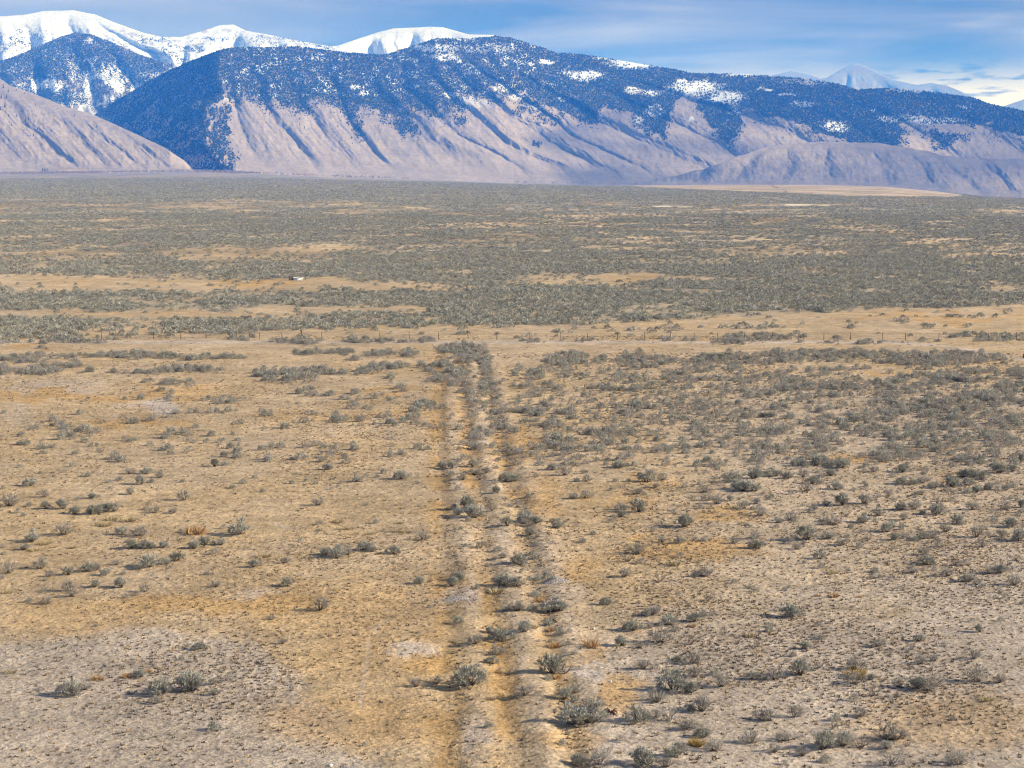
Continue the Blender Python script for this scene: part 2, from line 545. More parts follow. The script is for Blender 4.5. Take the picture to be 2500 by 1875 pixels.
def ground_material():
    m, t, bs = new_mat("dry_ground")
    at = N(t, 'ShaderNodeAttribute', attribute_name="Col")
    geo = N(t, 'ShaderNodeNewGeometry')
    pos = geo.outputs['Position']
    dist = N(t, 'ShaderNodeVectorMath', operation='LENGTH')
    t.links.new(pos, dist.inputs[0])
    d = dist.outputs['Value']
    near = mrange(t, d, 900, 250)
    fine = noise_n(t, pos, 3.2, 5, .65)
    mid = noise_n(t, pos, 0.55, 5, .6)
    big = noise_n(t, pos, 0.03, 4, .55)
    far = noise_n(t, pos, 0.012, 8, .72, (1, 0.55, 1))
    k = N(t, 'ShaderNodeVectorMath', operation='SCALE')
    f1 = mrange(t, fine, .3, .7, .72, 1.22)
    f2 = mrange(t, mid, .3, .7, .80, 1.16)
    f5 = mrange(t, noise_n(t, pos, 0.13, 5, .65), .32, .68, .84, 1.13)
    f3 = mrange(t, big, .3, .7, .92, 1.08)
    f4 = mrange(t, far, .36, .64, .62, 1.34)
    prod = math_n(t, 'MULTIPLY', math_n(t, 'MULTIPLY', f2, f5), f3)
    nf = N(t, 'ShaderNodeMix', data_type='FLOAT')
    t.links.new(near, nf.inputs[0]); t.links.new(f4, nf.inputs[2]); t.links.new(f1, nf.inputs[3])
    prod = math_n(t, 'MULTIPLY', prod, nf.outputs[0])
    t.links.new(at.outputs['Color'], k.inputs[0]); t.links.new(prod, k.inputs['Scale'])
    # small dark flecks
    vo = N(t, 'ShaderNodeTexVoronoi')
    vo.inputs['Scale'].default_value = 2.6
    t.links.new(pos, vo.inputs['Vector'])
    fl = math_n(t, 'MULTIPLY', mrange(t, vo.outputs['Distance'], .22, .10), near)
    fl = math_n(t, 'MULTIPLY', fl, mrange(t, mid, .42, .6))
    c = mixc(t, math_n(t, 'MULTIPLY', fl, .5), k.outputs[0], (.12, .09, .065, 1))
    t.links.new(c, bs.inputs['Base Color'])
    bp = N(t, 'ShaderNodeBump')
    bp.inputs['Distance'].default_value = 0.35
    t.links.new(math_n(t, 'MULTIPLY', near, 0.8), bp.inputs['Strength'])
    hh = math_n(t, 'ADD', math_n(t, 'MULTIPLY', fine, .55), noise_n(t, pos, 1.1, 4, .6))
    t.links.new(hh, bp.inputs['Height'])
    t.links.new(bp.outputs[0], bs.inputs['Normal'])
    return m


M_GROUND = ground_material()
ground = build_ground()


# ------------------------------------------------------------------ mountains
def mountain_material():
    m, t, bs = new_mat("mountain_slope")
    at = N(t, 'ShaderNodeAttribute', attribute_name="Col")
    geo = N(t, 'ShaderNodeNewGeometry')
    pos = geo.outputs['Position']
    n1 = noise_n(t, pos, 0.035, 6, .7)
    n2 = noise_n(t, pos, 0.006, 5, .6)
    s = math_n(t, 'MULTIPLY', mrange(t, n1, .3, .7, .84, 1.14), mrange(t, n2, .3, .7, .92, 1.08))
    k = N(t, 'ShaderNodeVectorMath', operation='SCALE')
    t.links.new(at.outputs['Color'], k.inputs[0]); t.links.new(s, k.inputs['Scale'])
    t.links.new(k.outputs[0], bs.inputs['Base Color'])
    bp = N(t, 'ShaderNodeBump')
    bp.inputs['Strength'].default_value = 0.5
    bp.inputs['Distance'].default_value = 9.0
    t.links.new(n1, bp.inputs['Height'])
    t.links.new(bp.outputs[0], bs.inputs['Normal'])
    return m


M_MTN = mountain_material()
SNOW = np.array([.76, .79, .82])
SLOPE = np.array([.33, .275, .222])
ROCK = np.array([.27, .215, .18])
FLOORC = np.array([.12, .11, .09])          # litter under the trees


def crest_field(u, v, crests):
    """signed spur coordinate: integer on each crest line"""
    vs = np.clip(v, 60, 500)
    xs = []
    for c in crests:
        cu, cv = P(c)
        top = (cu[0] - (cu[1] - cu[0]) / (cv[1] - cv[0] + 1e-6) * 60, cv[0] - 60) if cv[0] > 90 else None
        if top:
            cu = np.concatenate([[top[0]], cu]); cv = np.concatenate([[top[1]], cv])
        xs.append(np.interp(vs, cv, cu))
    xs = np.array(xs)
    for i in range(1, len(xs)):
        xs[i] = np.maximum(xs[i], xs[i - 1] + 22)
    S = np.zeros_like(u); Wd = np.full_like(u, 80.0)
    n = len(xs)
    S = np.where(u < xs[0], (u - xs[0]) / 90.0, S)
    for i in range(n - 1):
        m = (u >= xs[i]) & (u < xs[i + 1])
        S = np.where(m, i + (u - xs[i]) / (xs[i + 1] - xs[i]), S)
        Wd = np.where(m, xs[i + 1] - xs[i], Wd)
    S = np.where(u >= xs[-1], n - 1 + (u - xs[-1]) / 90.0, S)
    return S, Wd


def prof(S, k=.70):
    """0 on crest, 1 in the gully; gully lies k of the way to the next crest"""
    f = S - np.floor(S)
    g = np.where(f < k, f / k, (1 - f) / (1 - k))
    return g ** 1.35


CR3 = [[(538, 121), (530, 192), (548, 228), (512, 262), (498, 310), (505, 350), (540, 400), (556, 424)],
       [(585, 230), (612, 290), (650, 350), (705, 424)],
       [(655, 215), (700, 290), (765, 370), (815, 434)],
       [(760, 225), (800, 300), (850, 370), (930, 436)],
       [(850, 235), (883, 307), (925, 365), (1009, 423), (1090, 442)],
       [(985, 255), (1075, 330), (1171, 377), (1235, 430), (1250, 446)],
       [(1075, 262), (1140, 322), (1209, 365), (1290, 410), (1340, 447)],
       [(1140, 245), (1232, 325), (1305, 375), (1382, 404), (1450, 450)],
       [(1190, 215), (1286, 288), (1355, 330), (1415, 365), (1480, 400), (1560, 450)],
       [(1235, 200), (1330, 261), (1395, 315), (1460, 355), (1560, 395), (1680, 450)],
       [(1401, 240), (1478, 280), (1570, 325), (1675, 369), (1750, 400), (1850, 450)],
       [(1570, 240), (1710, 305), (1800, 350), (1870, 400), (1960, 455)],
       [(1760, 248), (1880, 281), (1957, 307), (2040, 346), (2090, 400), (2140, 460)],
       [(1940, 230), (2080, 285), (2180, 340), (2250, 400), (2300, 470)],
       [(2170, 270), (2260, 300), (2350, 350), (2420, 400), (2470, 470)],
       [(2380, 270), (2460, 320), (2540, 380), (2620, 480)]]
RIDGE3 = [(222, 284), (231, 280), (269, 254), (346, 209), (403, 177), (461, 150), (538, 121), (569, 115), (653, 115), (730, 113), (850, 129),
          (940, 133), (998, 115), (1063, 94), (1144, 94), (1209, 88), (1248, 92), (1305, 111), (1363, 129), (1425, 133), (1517, 148),
          (1650, 170), (1688, 178), (1819, 181), (1919, 188), (1996, 196), (2046, 204), (2092, 219), (2165, 215), (2265, 223), (2373, 238),
          (2419, 254), (2500, 271), (2700, 300), (3100, 330)]
# foothill knolls in front of the range on the right: crest line, base
# forest masses (cx, cy, rx, ry, density)
FOR3 = [(400, 260, 170, 140, .95), (470, 330, 60, 90, .8), (640, 160, 170, 45, .8), (600, 130, 80, 18, .6), (700, 205, 130, 28, .5), (860, 190, 160, 60, .85), (1000, 190, 130, 62, .62), (1130, 170, 140, 60, .55),
        (1000, 140, 60, 28, .7), (1250, 150, 130, 55, .8), (1400, 200, 150, 55, .95), (1330, 235, 90, 40, .7), (1540, 190, 110, 40, .95), (1700, 205, 130, 34, .9),
        (1560, 260, 75, 38, 1), (1590, 300, 36, 24, 1), (1745, 250, 60, 50, 1), (1775, 310, 30, 32, 1), (1870, 265, 90, 30, 1), (1960, 250, 120, 42, .95), (2110, 310, 80, 40, 1),
        (2170, 330, 34, 25, 1), (2010, 300, 80, 25, .85), (2050, 330, 60, 16, .85), (2130, 250, 160, 32, 1), (2330, 265, 200, 32, 1), (2500, 290, 160, 26, 1), (2305, 335, 40, 10, 1), (2300, 352, 14, 12, 1),
        (850, 265, 16, 26, .9), (868, 315, 10, 22, .8), (945, 265, 20, 20, .9), (985, 305, 26, 14, 1), (1010, 322, 18, 12, .9), (1090, 265, 22, 15, .8), (1125, 290, 16, 10, .8), (1200, 235, 30, 14, .8), (1290, 268, 30, 11, .7),
        (1340, 290, 30, 12, .5), (1303, 350, 9, 7, 1), (1435, 290, 20, 10, .8), (640, 235, 16, 12, .5), (760, 225, 60, 16, .5), (2040, 375, 22, 3, .9), (2230, 385, 18, 5, .9), (2290, 388, 12, 3, .8),
        (2160, 400, 12, 4, .8), (2100, 372, 40, 4, .5), (1895, 430, 14, 2.5, .9), (1900, 365, 22, 5, .5)]
CLEAR3 = [(1120, 300, 90, 35, .9), (660, 300, 120, 60, 1)]
SNOW3 = [(1555, 152, 70, 13, 1), (1500, 141, 55, 7, .9), (1430, 185, 40, 14, 1), (1395, 180, 22, 6, .8), (1545, 221, 22, 9, .9), (1590, 228, 30, 8, .8), (1665, 200, 14, 10, .9), (1700, 215, 60, 20, 1), (1770, 238, 45, 16, 1),
         (1690, 290, 6, 6, .8), (1090, 140, 34, 9, .9), (1060, 118, 60, 10, .7), (1125, 150, 9, 5, .9), (1335, 150, 22, 6, .8), (1295, 157, 8, 4, .8), (865, 215, 14, 8, .7), (1870, 218, 22, 4, .9), (1960, 252, 26, 7, .8), (1925, 232, 26, 3, .8), (1820, 183, 60, 4, .8),
         (2040, 308, 32, 14, .8), (2130, 270, 14, 4, .8), (2200, 290, 60, 10, .6), (2260, 294, 90, 7, .6), (2240, 221, 70, 4, .8), (2350, 262, 10, 5, .7), (1600, 270, 26, 12, .6), (1790, 262, 14, 18, .5), (1150, 250, 40, 18, .35),
         (1225, 215, 20, 10, .6), (1260, 235, 20, 8, .5), (1310, 262, 20, 6, .5), (890, 228, 12, 8, .7), (1560, 292, 10, 12, .6), (1970, 200, 60, 7, .4), (1375, 240, 14, 6, .5), (1100, 232, 20, 8, .6), (1200, 120, 60, 12, .4)]


def ridge_noise(u, seed):
    return 1.3 * (fbm(u * .05 + seed, 0 * u + seed, 3) - .5)


class Layer:
    def __init__(self, ridge, base_fn, r0, run, u0, u1, crests=None, amp=.5, seed=0, back=600, extra=None, jag=1.0, pw=1.05, rill=.6):
        self.ru, self.rv = P(ridge)
        self.base_fn = base_fn; self.r0 = r0; self.run = run
        self.u0, self.u1 = u0, u1
        self.crests = crests; self.amp = amp; self.seed = seed; self.back = back; self.extra = extra; self.jag = jag; self.pw = pw; self.rill = rill

    def top(self, u):
        return np.interp(u, self.ru, self.rv) + self.jag * ridge_noise(u, self.seed)

    def depth(self, u, v):
        vb = self.base_fn(u); vt = self.top(u)
        t = (vb - v) / np.maximum(vb - vt, 12)
        r0 = self.r0(u) if callable(self.r0) else self.r0
        r = r0 + self.run * np.sign(t) * np.abs(t) ** self.pw * np.clip((vb - vt) / 200, .25, 1.6)
        px = r / FPX
        tf = sstep(-.02, .25, t) * sstep(1.0, .62, t)
        if self.crests:
            wu = u + 16 * (fbm(u * .02 + self.seed, v * .02, 3) - .5) * 2
            S, Wd = crest_field(wu, v, self.crests)
            amp = self.amp * np.clip(Wd, 30, 110) * px
            S2 = S * 2.6 + .5 * (fbm(u * .012 + 50 + self.seed, v * .008, 3) - .5) * 2
            pr = prof(S) + self.rill / .6 * (.16 * prof(S2, .65) + .05 * prof(S2 * 2.6, .6)) * np.where(S < 0, 0, 1)
            r = r + tf * amp * np.where(S < 0, 0, pr) * (0.75 + .5 * vnoise(np.floor(S) * 3.7, v * .01))
        # secondary ribs and rough ground
        sk = (u - v * .9) * .035
        r = r + tf * px * ((26 if self.seed != 61 else 16) * (fbm(sk + self.seed, v * (.008 if self.seed != 61 else .02), 4) - .5) + 9 * (fbm(u * .11, v * .05 + self.seed, 3) - .5)
                        - self.rill * (22 * np.abs(fbm(sk * 2.6 + 4 + self.seed, v * .02, 3) - .5) + 9 * np.abs(fbm(sk * 7 + self.seed, v * .05, 2) - .5)))
        if self.extra is not None:
            r = r + self.extra(u, v, px)
        return r

    def xyz(self, u, v):
        return place(u, v, self.depth(u, v))

    def build(self, name, color_fn, du=2.0, dv=1.8, label=None, cat=None):
        us = np.arange(self.u0, self.u1 + du, du)
        vb = self.base_fn(us); vt = self.top(us)
        nrow = int((vb - vt).max() / dv) + 8
        tt = np.linspace(-0.06, 1.0, nrow)
        U = np.repeat(us[None], nrow, 0)
        V = vb[None] + (vt - vb)[None] * tt[:, None]
        V[0] = np.maximum(V[0], vb + 8)
        rr = self.depth(U, V)
        X, Y, Z = place(U, V, rr)
        c = color_fn(U, V)
        # the far side of the ridge falls away
        backs = []; cb = []
        X1, Y1, Z1 = X[-1], Y[-1], Z[-1]
        h = np.hypot(X1, Y1)
        for k, (dr, dz) in enumerate(((.15, .03), (.5, .22), (1.0, .6), (1.6, 1.05))):
            f = (h + self.back * dr) / h
            hz = np.maximum(Z1 + 200, 100)
            backs.append(np.stack([X1 * f, Y1 * f, Z1 - hz * dz], -1)); cb.append(c[-1])
        Vv = np.concatenate([np.stack([X, Y, Z], -1), np.array(backs)], 0)
        c = np.concatenate([c, np.array(cb)], 0)
        nr, na = Vv.shape[:2]
        idx = np.arange(nr * na).reshape(nr, na)
        F = np.stack([idx[:-1, :-1], idx[:-1, 1:], idx[1:, 1:], idx[1:, :-1]], -1).reshape(-1, 4)
        me = mesh_np(name, Vv.reshape(-1, 3), F, [M_MTN], smooth=True)
        set_col(me, "Col", c.reshape(-1, 3))
        return tag(add_obj(name, me), kind='structure')


def mix3(c, k, col):
    return c * (1 - k[..., None]) + col * k[..., None]


def mask(u, v, lst, wob=10, soft=.45, seed=0.0):
    wu = u + wob * 1.4 * (fbm(u * .04 + seed, v * .05, 4) - .5) * 2
    wv = v + wob * (fbm(u * .05 + 7 + seed, v * .06, 4) - .5) * 2
    d = np.zeros_like(u)
    for cx, cy, rx, ry, a in lst:
        d = np.maximum(d, a * ell(wu, wv, cx, cy, rx, ry, soft))
    return d


# canyon wall left of the first crest drops back steeply
def extra3(u, v, px):
    cu, cv = P(CR3[0])
    x0 = np.interp(v, cv, cu)
    d = np.clip(x0 - (u + 5 * (fbm(u * .05, v * .05, 4) - .5) * 2), 0, None)
    r = d * px * 4.0
    r = r + sstep(10, 60, x0 - u) * px * 110 * (fbm((u + v * .7) * .035, (v - u * .4) * .018, 4) - .5)
    # rocky ribs on the wall edge
    k = sstep(60, 5, np.abs(u - x0)) * sstep(230, 280, v)
    r = r + k * px * 26 * (fbm(u * .09, v * .045, 3) - .5) * 2
    # foothill knolls on the right
    return r


L3 = Layer(RIDGE3, v_base, r_base, 1900, 222, 3100, CR3, amp=.42, seed=3, extra=extra3, back=900)


def near_top(u, v, L, w=14):
    return v - L.top(u)


LE_U, LE_V = P([(222, 500), (540, 500), (560, 222), (600, 232), (650, 236), (720, 248), (800, 243), (850, 250), (900, 262), (950, 258), (1000, 270), (1060, 262), (1100, 262),
                (1150, 232), (1200, 215), (1260, 225), (1320, 258), (1380, 270), (1440, 290), (1480, 262), (1540, 265), (1600, 325), (1628, 325), (1662, 218), (1700, 235),
                (1730, 300), (1775, 340), (1802, 338), (1795, 262), (1840, 262), (1900, 285), (1960, 305), (2040, 335), (2090, 350), (2195, 352), (2200, 292), (2250, 288), (2330, 296),
                (2400, 302), (2500, 322), (2700, 345)])
GUL3 = [s_ for s_ in FOR3 if (s_[2] < 45 and s_[3] < 45 and s_[1] > 230) or s_[3] < 6]


def for3(u, v):
    cx = np.interp(v, P(CR3[0])[1], P(CR3[0])[0])
    wu = u + 26 * (fbm(u * .03 + 1, v * .05, 4) - .5) * 2
    wv = v + 20 * (fbm(u * .04 + 7, v * .06, 4) - .5) * 2
    S, Wd = crest_field(u + 16 * (fbm(u * .02 + 3, v * .02, 3) - .5) * 2, v, CR3)
    le = np.interp(wu, LE_U, LE_V) + (prof(S) - .35) * 30 * sstep(545, 600, u) * sstep(1700, 1400, u)
    thin = np.interp(u, [540, 700, 900, 1300, 1420, 1500], [26, 30, 26, 18, 10, 6])
    f = sstep(4, -1, (wv - le) / thin * 4)
    f = f * np.interp(u, [560, 800, 950, 1000, 1200, 1280, 1350], [.75, .85, .9, .72, .72, .92, 1.0])
    f = np.maximum(f, .16 * sstep(46, 0, wv - le) * sstep(.42, .56, fbm(u * .05 + 20, v * .05, 3)))
    wall = sstep(6, -6, u - cx - 14 * (fbm(u * .06, v * .05, 3) - .5) * 2)
    f = np.where((u > cx + 12) | (v < 222 + 10 * (fbm(u * .1, v * .1, 2) - .5)), f, 0)
    f = np.maximum(f, wall * (.9 - .25 * sstep(330, 400, v)) * (.35 + .65 * sstep(.40, .52, fbm((u + v * .7) * .05, (v - u * .4) * .03, 4))))
    ed = np.exp(-((u - cx - 16) / 24.0) ** 2) * sstep(200, 240, v)
    f = np.maximum(f * (1 - ed), ed * .9 * sstep(.47, .54, fbm(u * .085 + 2, v * .055 + 3, 4)))
    return np.maximum(f, mask(u, v, GUL3, 18, .7) * .8)


def col3(u, v):
    c = SLOPE + 0 * u[..., None]
    n = fbm(u * .015, v * .03, 4)
    c = c * (0.93 + .16 * n[..., None])
    low = sstep(-70, 0, v - v_base(u)) * sstep(1100, 1500, u)
    c = mix3(c, low * .35, np.array([.25, .215, .18]))
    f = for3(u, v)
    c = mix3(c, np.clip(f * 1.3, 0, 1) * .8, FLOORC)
    # thin snow under the open upper forest
    up = sstep(250, 205, v + (u - 1000) * .03) * sstep(510, 560, u) * sstep(1500, 1250, u)
    sn = up * sstep(.56, .68, fbm(u * .06, v * .09 + 3, 4)) * .8
    sn = np.maximum(sn, mask(u, v, SNOW3, 6, .4, 5.0) * sstep(.30, .42, fbm(u * .08, v * .12, 3) + .12))
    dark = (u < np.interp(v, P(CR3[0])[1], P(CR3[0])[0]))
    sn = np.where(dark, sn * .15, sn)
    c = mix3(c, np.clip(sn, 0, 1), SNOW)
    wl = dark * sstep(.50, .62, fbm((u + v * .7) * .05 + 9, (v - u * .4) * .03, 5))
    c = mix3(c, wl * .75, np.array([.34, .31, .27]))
    rk = sstep(60, 10, np.abs(u - 500)) * sstep(270, 300, v) * sstep(.45, .55, fbm(u * .06, v * .05, 3))
    c = mix3(c, rk * .6, np.array([.40, .30, .22]))
    return np.clip(c, 0, 1)


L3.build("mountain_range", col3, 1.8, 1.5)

# left hill in front of the canyon
CR4 = [[(-300, 200), (-160, 300), (-40, 424)], [(-100, 200), (0, 300), (60, 360), (170, 424)], [(20, 208), (90, 300), (180, 380), (225, 424)],
       [(110, 235), (180, 310), (250, 370), (290, 424)], [(190, 270), (270, 340), (350, 400), (380, 424)], [(300, 312), (380, 370), (440, 424)], [(400, 358), (470, 424)]]
RIDGE4 = [(-500, 150), (-100, 172), (0, 192), (23, 208), (77, 227), (173, 265), (230, 281), (288, 307), (346, 334), (403, 361), (450, 392), (471, 414), (480, 420)]
L4 = Layer(RIDGE4, v_base, lambda u: 7500 + 0 * u, 1300, -500, 480, CR4, amp=.26, seed=11, back=500)


def col4(u, v):
    n = fbm(u * .02, v * .04, 4)
    c = (SLOPE * 1.03) * (0.92 + .18 * n[..., None])
    rk = sstep(.62, .70, fbm(u * .05 + 4, v * .08, 4))
    c = mix3(c, rk * .5, ROCK)
    k = ell(u, v, 185, 419, 40, 5, .4)
    c = mix3(c, k * .8, np.array([.50, .35, .2]))
    return np.clip(c, 0, 1)


L4.build("left_hill", col4, 1.8, 1.5)

# wooded hill behind, snow mountains behind it
RIDGE2 = [(-600, 210), (-200, 190), (0, 150), (60, 128), (115, 104), (150, 89), (188, 79), (231, 86), (292, 111), (346, 135), (403, 152), (470, 175), (560, 230)]
L2 = Layer(RIDGE2, lambda u: 330 + 0 * u, 11600, 1700, -600, 560,
           [[(-200, 150), (-100, 330)], [(0, 150), (40, 330)], [(110, 110), (130, 200), (150, 330)], [(200, 90), (260, 200), (290, 330)], [(300, 120), (380, 240), (420, 330)], [(400, 160), (500, 330)]],
           amp=.5, seed=21, back=700)
SNOW2 = [(250, 200, 100, 40, .85), (330, 225, 60, 22, .9), (110, 208, 60, 14, .95), (215, 160, 50, 16, .7), (230, 96, 26, 9, .7), (270, 240, 60, 24, .6), (380, 180, 22, 12, .6), (190, 262, 60, 16, .5), (290, 108, 20, 6, .5)]
FOR2 = [(100, 160, 260, 46, 1), (190, 120, 130, 40, 1), (330, 165, 80, 40, .9), (60, 230, 160, 20, .9), (150, 245, 60, 14, 1), (-200, 240, 260, 80, 1), (300, 230, 90, 45, .35), (200, 190, 80, 30, .35)]


def col2(u, v):
    c = np.array([.22, .20, .18]) + 0 * u[..., None]
    s = mask(u, v, SNOW2, 12, .5, 2.0)
    s = np.clip(s * 1.1 * sstep(.32, .5, fbm(u * .07 + 3, v * .05, 4)), 0, 1)
    s = np.maximum(s, .45 * sstep(.55, .65, fbm(u * .09, v * .09, 3)))
    return np.clip(mix3(c, s, SNOW), 0, 1)


L2.build("wooded_hill", col2, 2.2, 2.0)

RIDGE1 = [(-700, 90), (-300, 60), (0, 40), (58, 36), (104, 27), (177, 25), (231, 35), (277, 54), (346, 79), (396, 90), (442, 90), (488, 77), (538, 61), (569, 60),
          (600, 75), (673, 88), (730, 100), (815, 115), (900, 140)]
L1 = Layer(RIDGE1, lambda u: 260 + 0 * u, 14200, 2400, -700, 900,
           [[(-200, 40), (-150, 260)], [(0, 50), (10, 120), (0, 260)], [(90, 40), (110, 120), (90, 260)], [(190, 35), (230, 90), (300, 130), (390, 200)],
            [(260, 60), (330, 100), (410, 130), (450, 200)], [(560, 62), (520, 90), (470, 130), (460, 200)], [(600, 80), (640, 140), (660, 260)], [(700, 95), (760, 260)]],
           amp=.75, seed=31, back=900, jag=.5)
FOR1 = [(40, 100, 60, 26, .5), (100, 90, 16, 10, .5), (255, 75, 22, 12, .5), (300, 110, 60, 16, .35), (375, 105, 45, 22, .6), (405, 122, 26, 12, .9), (500, 100, 60, 14, .0),
        (600, 85, 26, 7, .5), (660, 100, 70, 12, .4), (640, 92, 60, 6, .4), (770, 112, 50, 6, .9), (20, 115, 40, 20, .5), (470, 120, 40, 8, .8), (430, 145, 30, 10, .9), (520, 96, 40, 5, .8)]


def col1(u, v):
    c = SNOW * .9 + 0 * u[..., None]
    rk = sstep(.60, .70, fbm(u * .07, v * .12, 5)) * sstep(35, 80, v)
    return np.clip(mix3(c, rk * .5, ROCK), 0, 1)


L1.build("snowy_mountain", col1, 2.2, 2.0)

RIDGE1C = [(690, 112), (760, 110), (800, 114), (825, 111), (863, 98), (921, 79), (960, 69), (1017, 67), (1048, 65), (1079, 66), (1144, 84), (1202, 85), (1213, 89), (1260, 120)]
L1C = Layer(RIDGE1C, lambda u: 220 + 0 * u, 15000, 1800, 690, 1260, [[(830, 100), (860, 220)], [(930, 80), (950, 220)], [(1040, 66), (1060, 220)], [(1150, 84), (1180, 220)]], amp=.6, seed=41, back=900, jag=.4)
L1C.build("snow_dome", lambda u, v: SNOW * .9 + 0 * u[..., None], 2.2, 2.0)

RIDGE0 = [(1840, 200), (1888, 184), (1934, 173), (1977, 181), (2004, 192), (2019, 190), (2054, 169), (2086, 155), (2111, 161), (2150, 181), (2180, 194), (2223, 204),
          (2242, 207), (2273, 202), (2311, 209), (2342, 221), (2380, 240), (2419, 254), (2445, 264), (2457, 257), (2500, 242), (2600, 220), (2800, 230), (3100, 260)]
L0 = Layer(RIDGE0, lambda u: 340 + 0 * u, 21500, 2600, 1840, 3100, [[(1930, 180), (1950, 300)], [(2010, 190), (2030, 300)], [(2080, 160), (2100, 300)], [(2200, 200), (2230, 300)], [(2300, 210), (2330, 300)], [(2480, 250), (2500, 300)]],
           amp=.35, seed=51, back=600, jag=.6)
L0.build("far_peaks", lambda u, v: np.clip(mix3(SNOW * .36 + 0 * u[..., None], .5 * sstep(.5, .65, fbm(u * .05, v * .08, 4)), ROCK), 0, 1), 2.4, 2.4)  # snow colour darkened to stand in for overcast shadow, with rock mixed in

# foothills before the range, right side
RIDGEF = [(1480, 456), (1560, 444), (1640, 430), (1720, 411), (1790, 386), (1861, 362), (1919, 351), (2034, 346), (2150, 350), (2230, 363), (2303, 379), (2380, 388), (2500, 390), (2700, 380), (3100, 400)]
CRF = [[(1640, 412), (1600, 450)], [(1760, 405), (1730, 455)], [(1861, 360), (1850, 400), (1830, 455)], [(1940, 348), (1950, 400), (1930, 455)], [(2030, 344), (2060, 400), (2080, 460)], [(2150, 348), (2190, 400), (2210, 465)],
       [(2230, 365), (2290, 420), (2330, 470)], [(2320, 396), (2380, 440), (2420, 478)], [(2420, 396), (2470, 440), (2500, 480)], [(2560, 390), (2600, 480)]]
LF = Layer(RIDGEF, v_base, lambda u: r_base(u) - 150, 1150, 1480, 3100, CRF, amp=.24, seed=61, back=260, jag=5.0, pw=1.0, rill=.35)


def colf(u, v):
    n = fbm(u * .02, v * .05, 4)
    c = SLOPE * .95 * (0.9 + .2 * n[..., None])
    g = sstep(.55, .62, fbm(u * .05 + 3, v * .07, 4))
    c = mix3(c, g * .4, np.array([.2, .18, .15]))
    return np.clip(c, 0, 1)


LF.build("foothills", colf, 1.8, 1.2)


# ------------------------------------------------------------------ conifers on the slopes
def cone_tree_mesh(h=1.0, sides=6, tiers=3, seed=0):
    r_ = random.Random(seed)
    V = []; F = []
    for k in range(tiers):
        z0 = h * (0.06 + 0.27 * k); z1 = h * (0.50 + 0.25 * k); z1 = min(z1, h)
        rad = h * (0.19 - 0.05 * k)
        b = len(V)
        for s in range(sides):
            a = 2 * math.pi * (s + r_.random() * .5) / sides
            rr = rad * (0.75 + .5 * r_.random())
            V.append((rr * math.cos(a), rr * math.sin(a), z0 + h * .05 * (r_.random() - .5)))
        V.append((0, 0, z1))
        for s in range(sides):
            F.append((b + s, b + (s + 1) % sides, b + sides))
    return np.array(V), np.array(F, int)


def forest(name, L, dens, n, hmin, hmax, u0, u1, v0, v1, label, seed=0, mesh=(5, 1), excl=None):
    rr = np.random.default_rng(seed)
    u = rr.uniform(u0, u1, n); v = rr.uniform(v0, v1, n)
    ok = (v > L.top(u) + .3) & (v < L.base_fn(u) - 1)
    u, v = u[ok], v[ok]
    d = dens(u, v)
    ok = rr.random(len(u)) < d
    u, v = u[ok], v[ok]
    x, y, z = L.xyz(u, v)
    hh = rr.uniform(hmin, hmax, len(u))
    cv, cf = cone_tree_mesh(1.0, mesh[0], mesh[1], 1)
    if mesh[1] == 1:
        cv[:-1, :2] *= 1.15
    m = len(cv)
    a = rr.uniform(0, 6.28, len(u))
    wd = rr.uniform(.8, 1.3, len(u))
    X = x[:, None] + hh[:, None] * wd[:, None] * (cv[None, :, 0] * np.cos(a)[:, None] - cv[None, :, 1] * np.sin(a)[:, None])
    Y = y[:, None] + hh[:, None] * wd[:, None] * (cv[None, :, 0] * np.sin(a)[:, None] + cv[None, :, 1] * np.cos(a)[:, None])
    Z = z[:, None] - hh[:, None] * .08 + hh[:, None] * cv[None, :, 2]
    V = np.stack([X, Y, Z], -1).reshape(-1, 3)
    F = (cf[None] + (np.arange(len(u)) * m)[:, None, None]).reshape(-1, 3)
    me = mesh_np(name, V, F, [M_CON])
    o = add_obj(name, me)
    tag(o, label, "forest", kind='stuff')
    return o


def dens3(u, v):
    f = for3(u, v)
    s = mask(u, v, SNOW3, 6, .4, 5.0)
    f = f * (1 - .88 * s)
    return np.clip(f, 0, 1)


def dens2(u, v):
    f = mask(u, v, FOR2, 12, .4)
    s = mask(u, v, SNOW2, 12, .5, 2.0) * sstep(.3, .48, fbm(u * .07 + 3, v * .05, 4))
    return np.clip(f * (1 - .8 * s), 0, 1)


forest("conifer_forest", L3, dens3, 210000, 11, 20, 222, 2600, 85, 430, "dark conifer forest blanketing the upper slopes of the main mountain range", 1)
forest("wooded_hill_forest", L2, dens2, 60000, 10, 18, -80, 560, 78, 300, "dark blue conifer forest over the hill behind the canyon", 2)
forest("snowline_forest", L1, lambda u, v: mask(u, v, FOR1, 12, .5) * sstep(.40, .58, fbm(u * .06 + 5, v * .09, 4)), 40000, 12, 20, -80, 850, 25, 160, "scattered conifers along the snowline of the white mountain", 3)

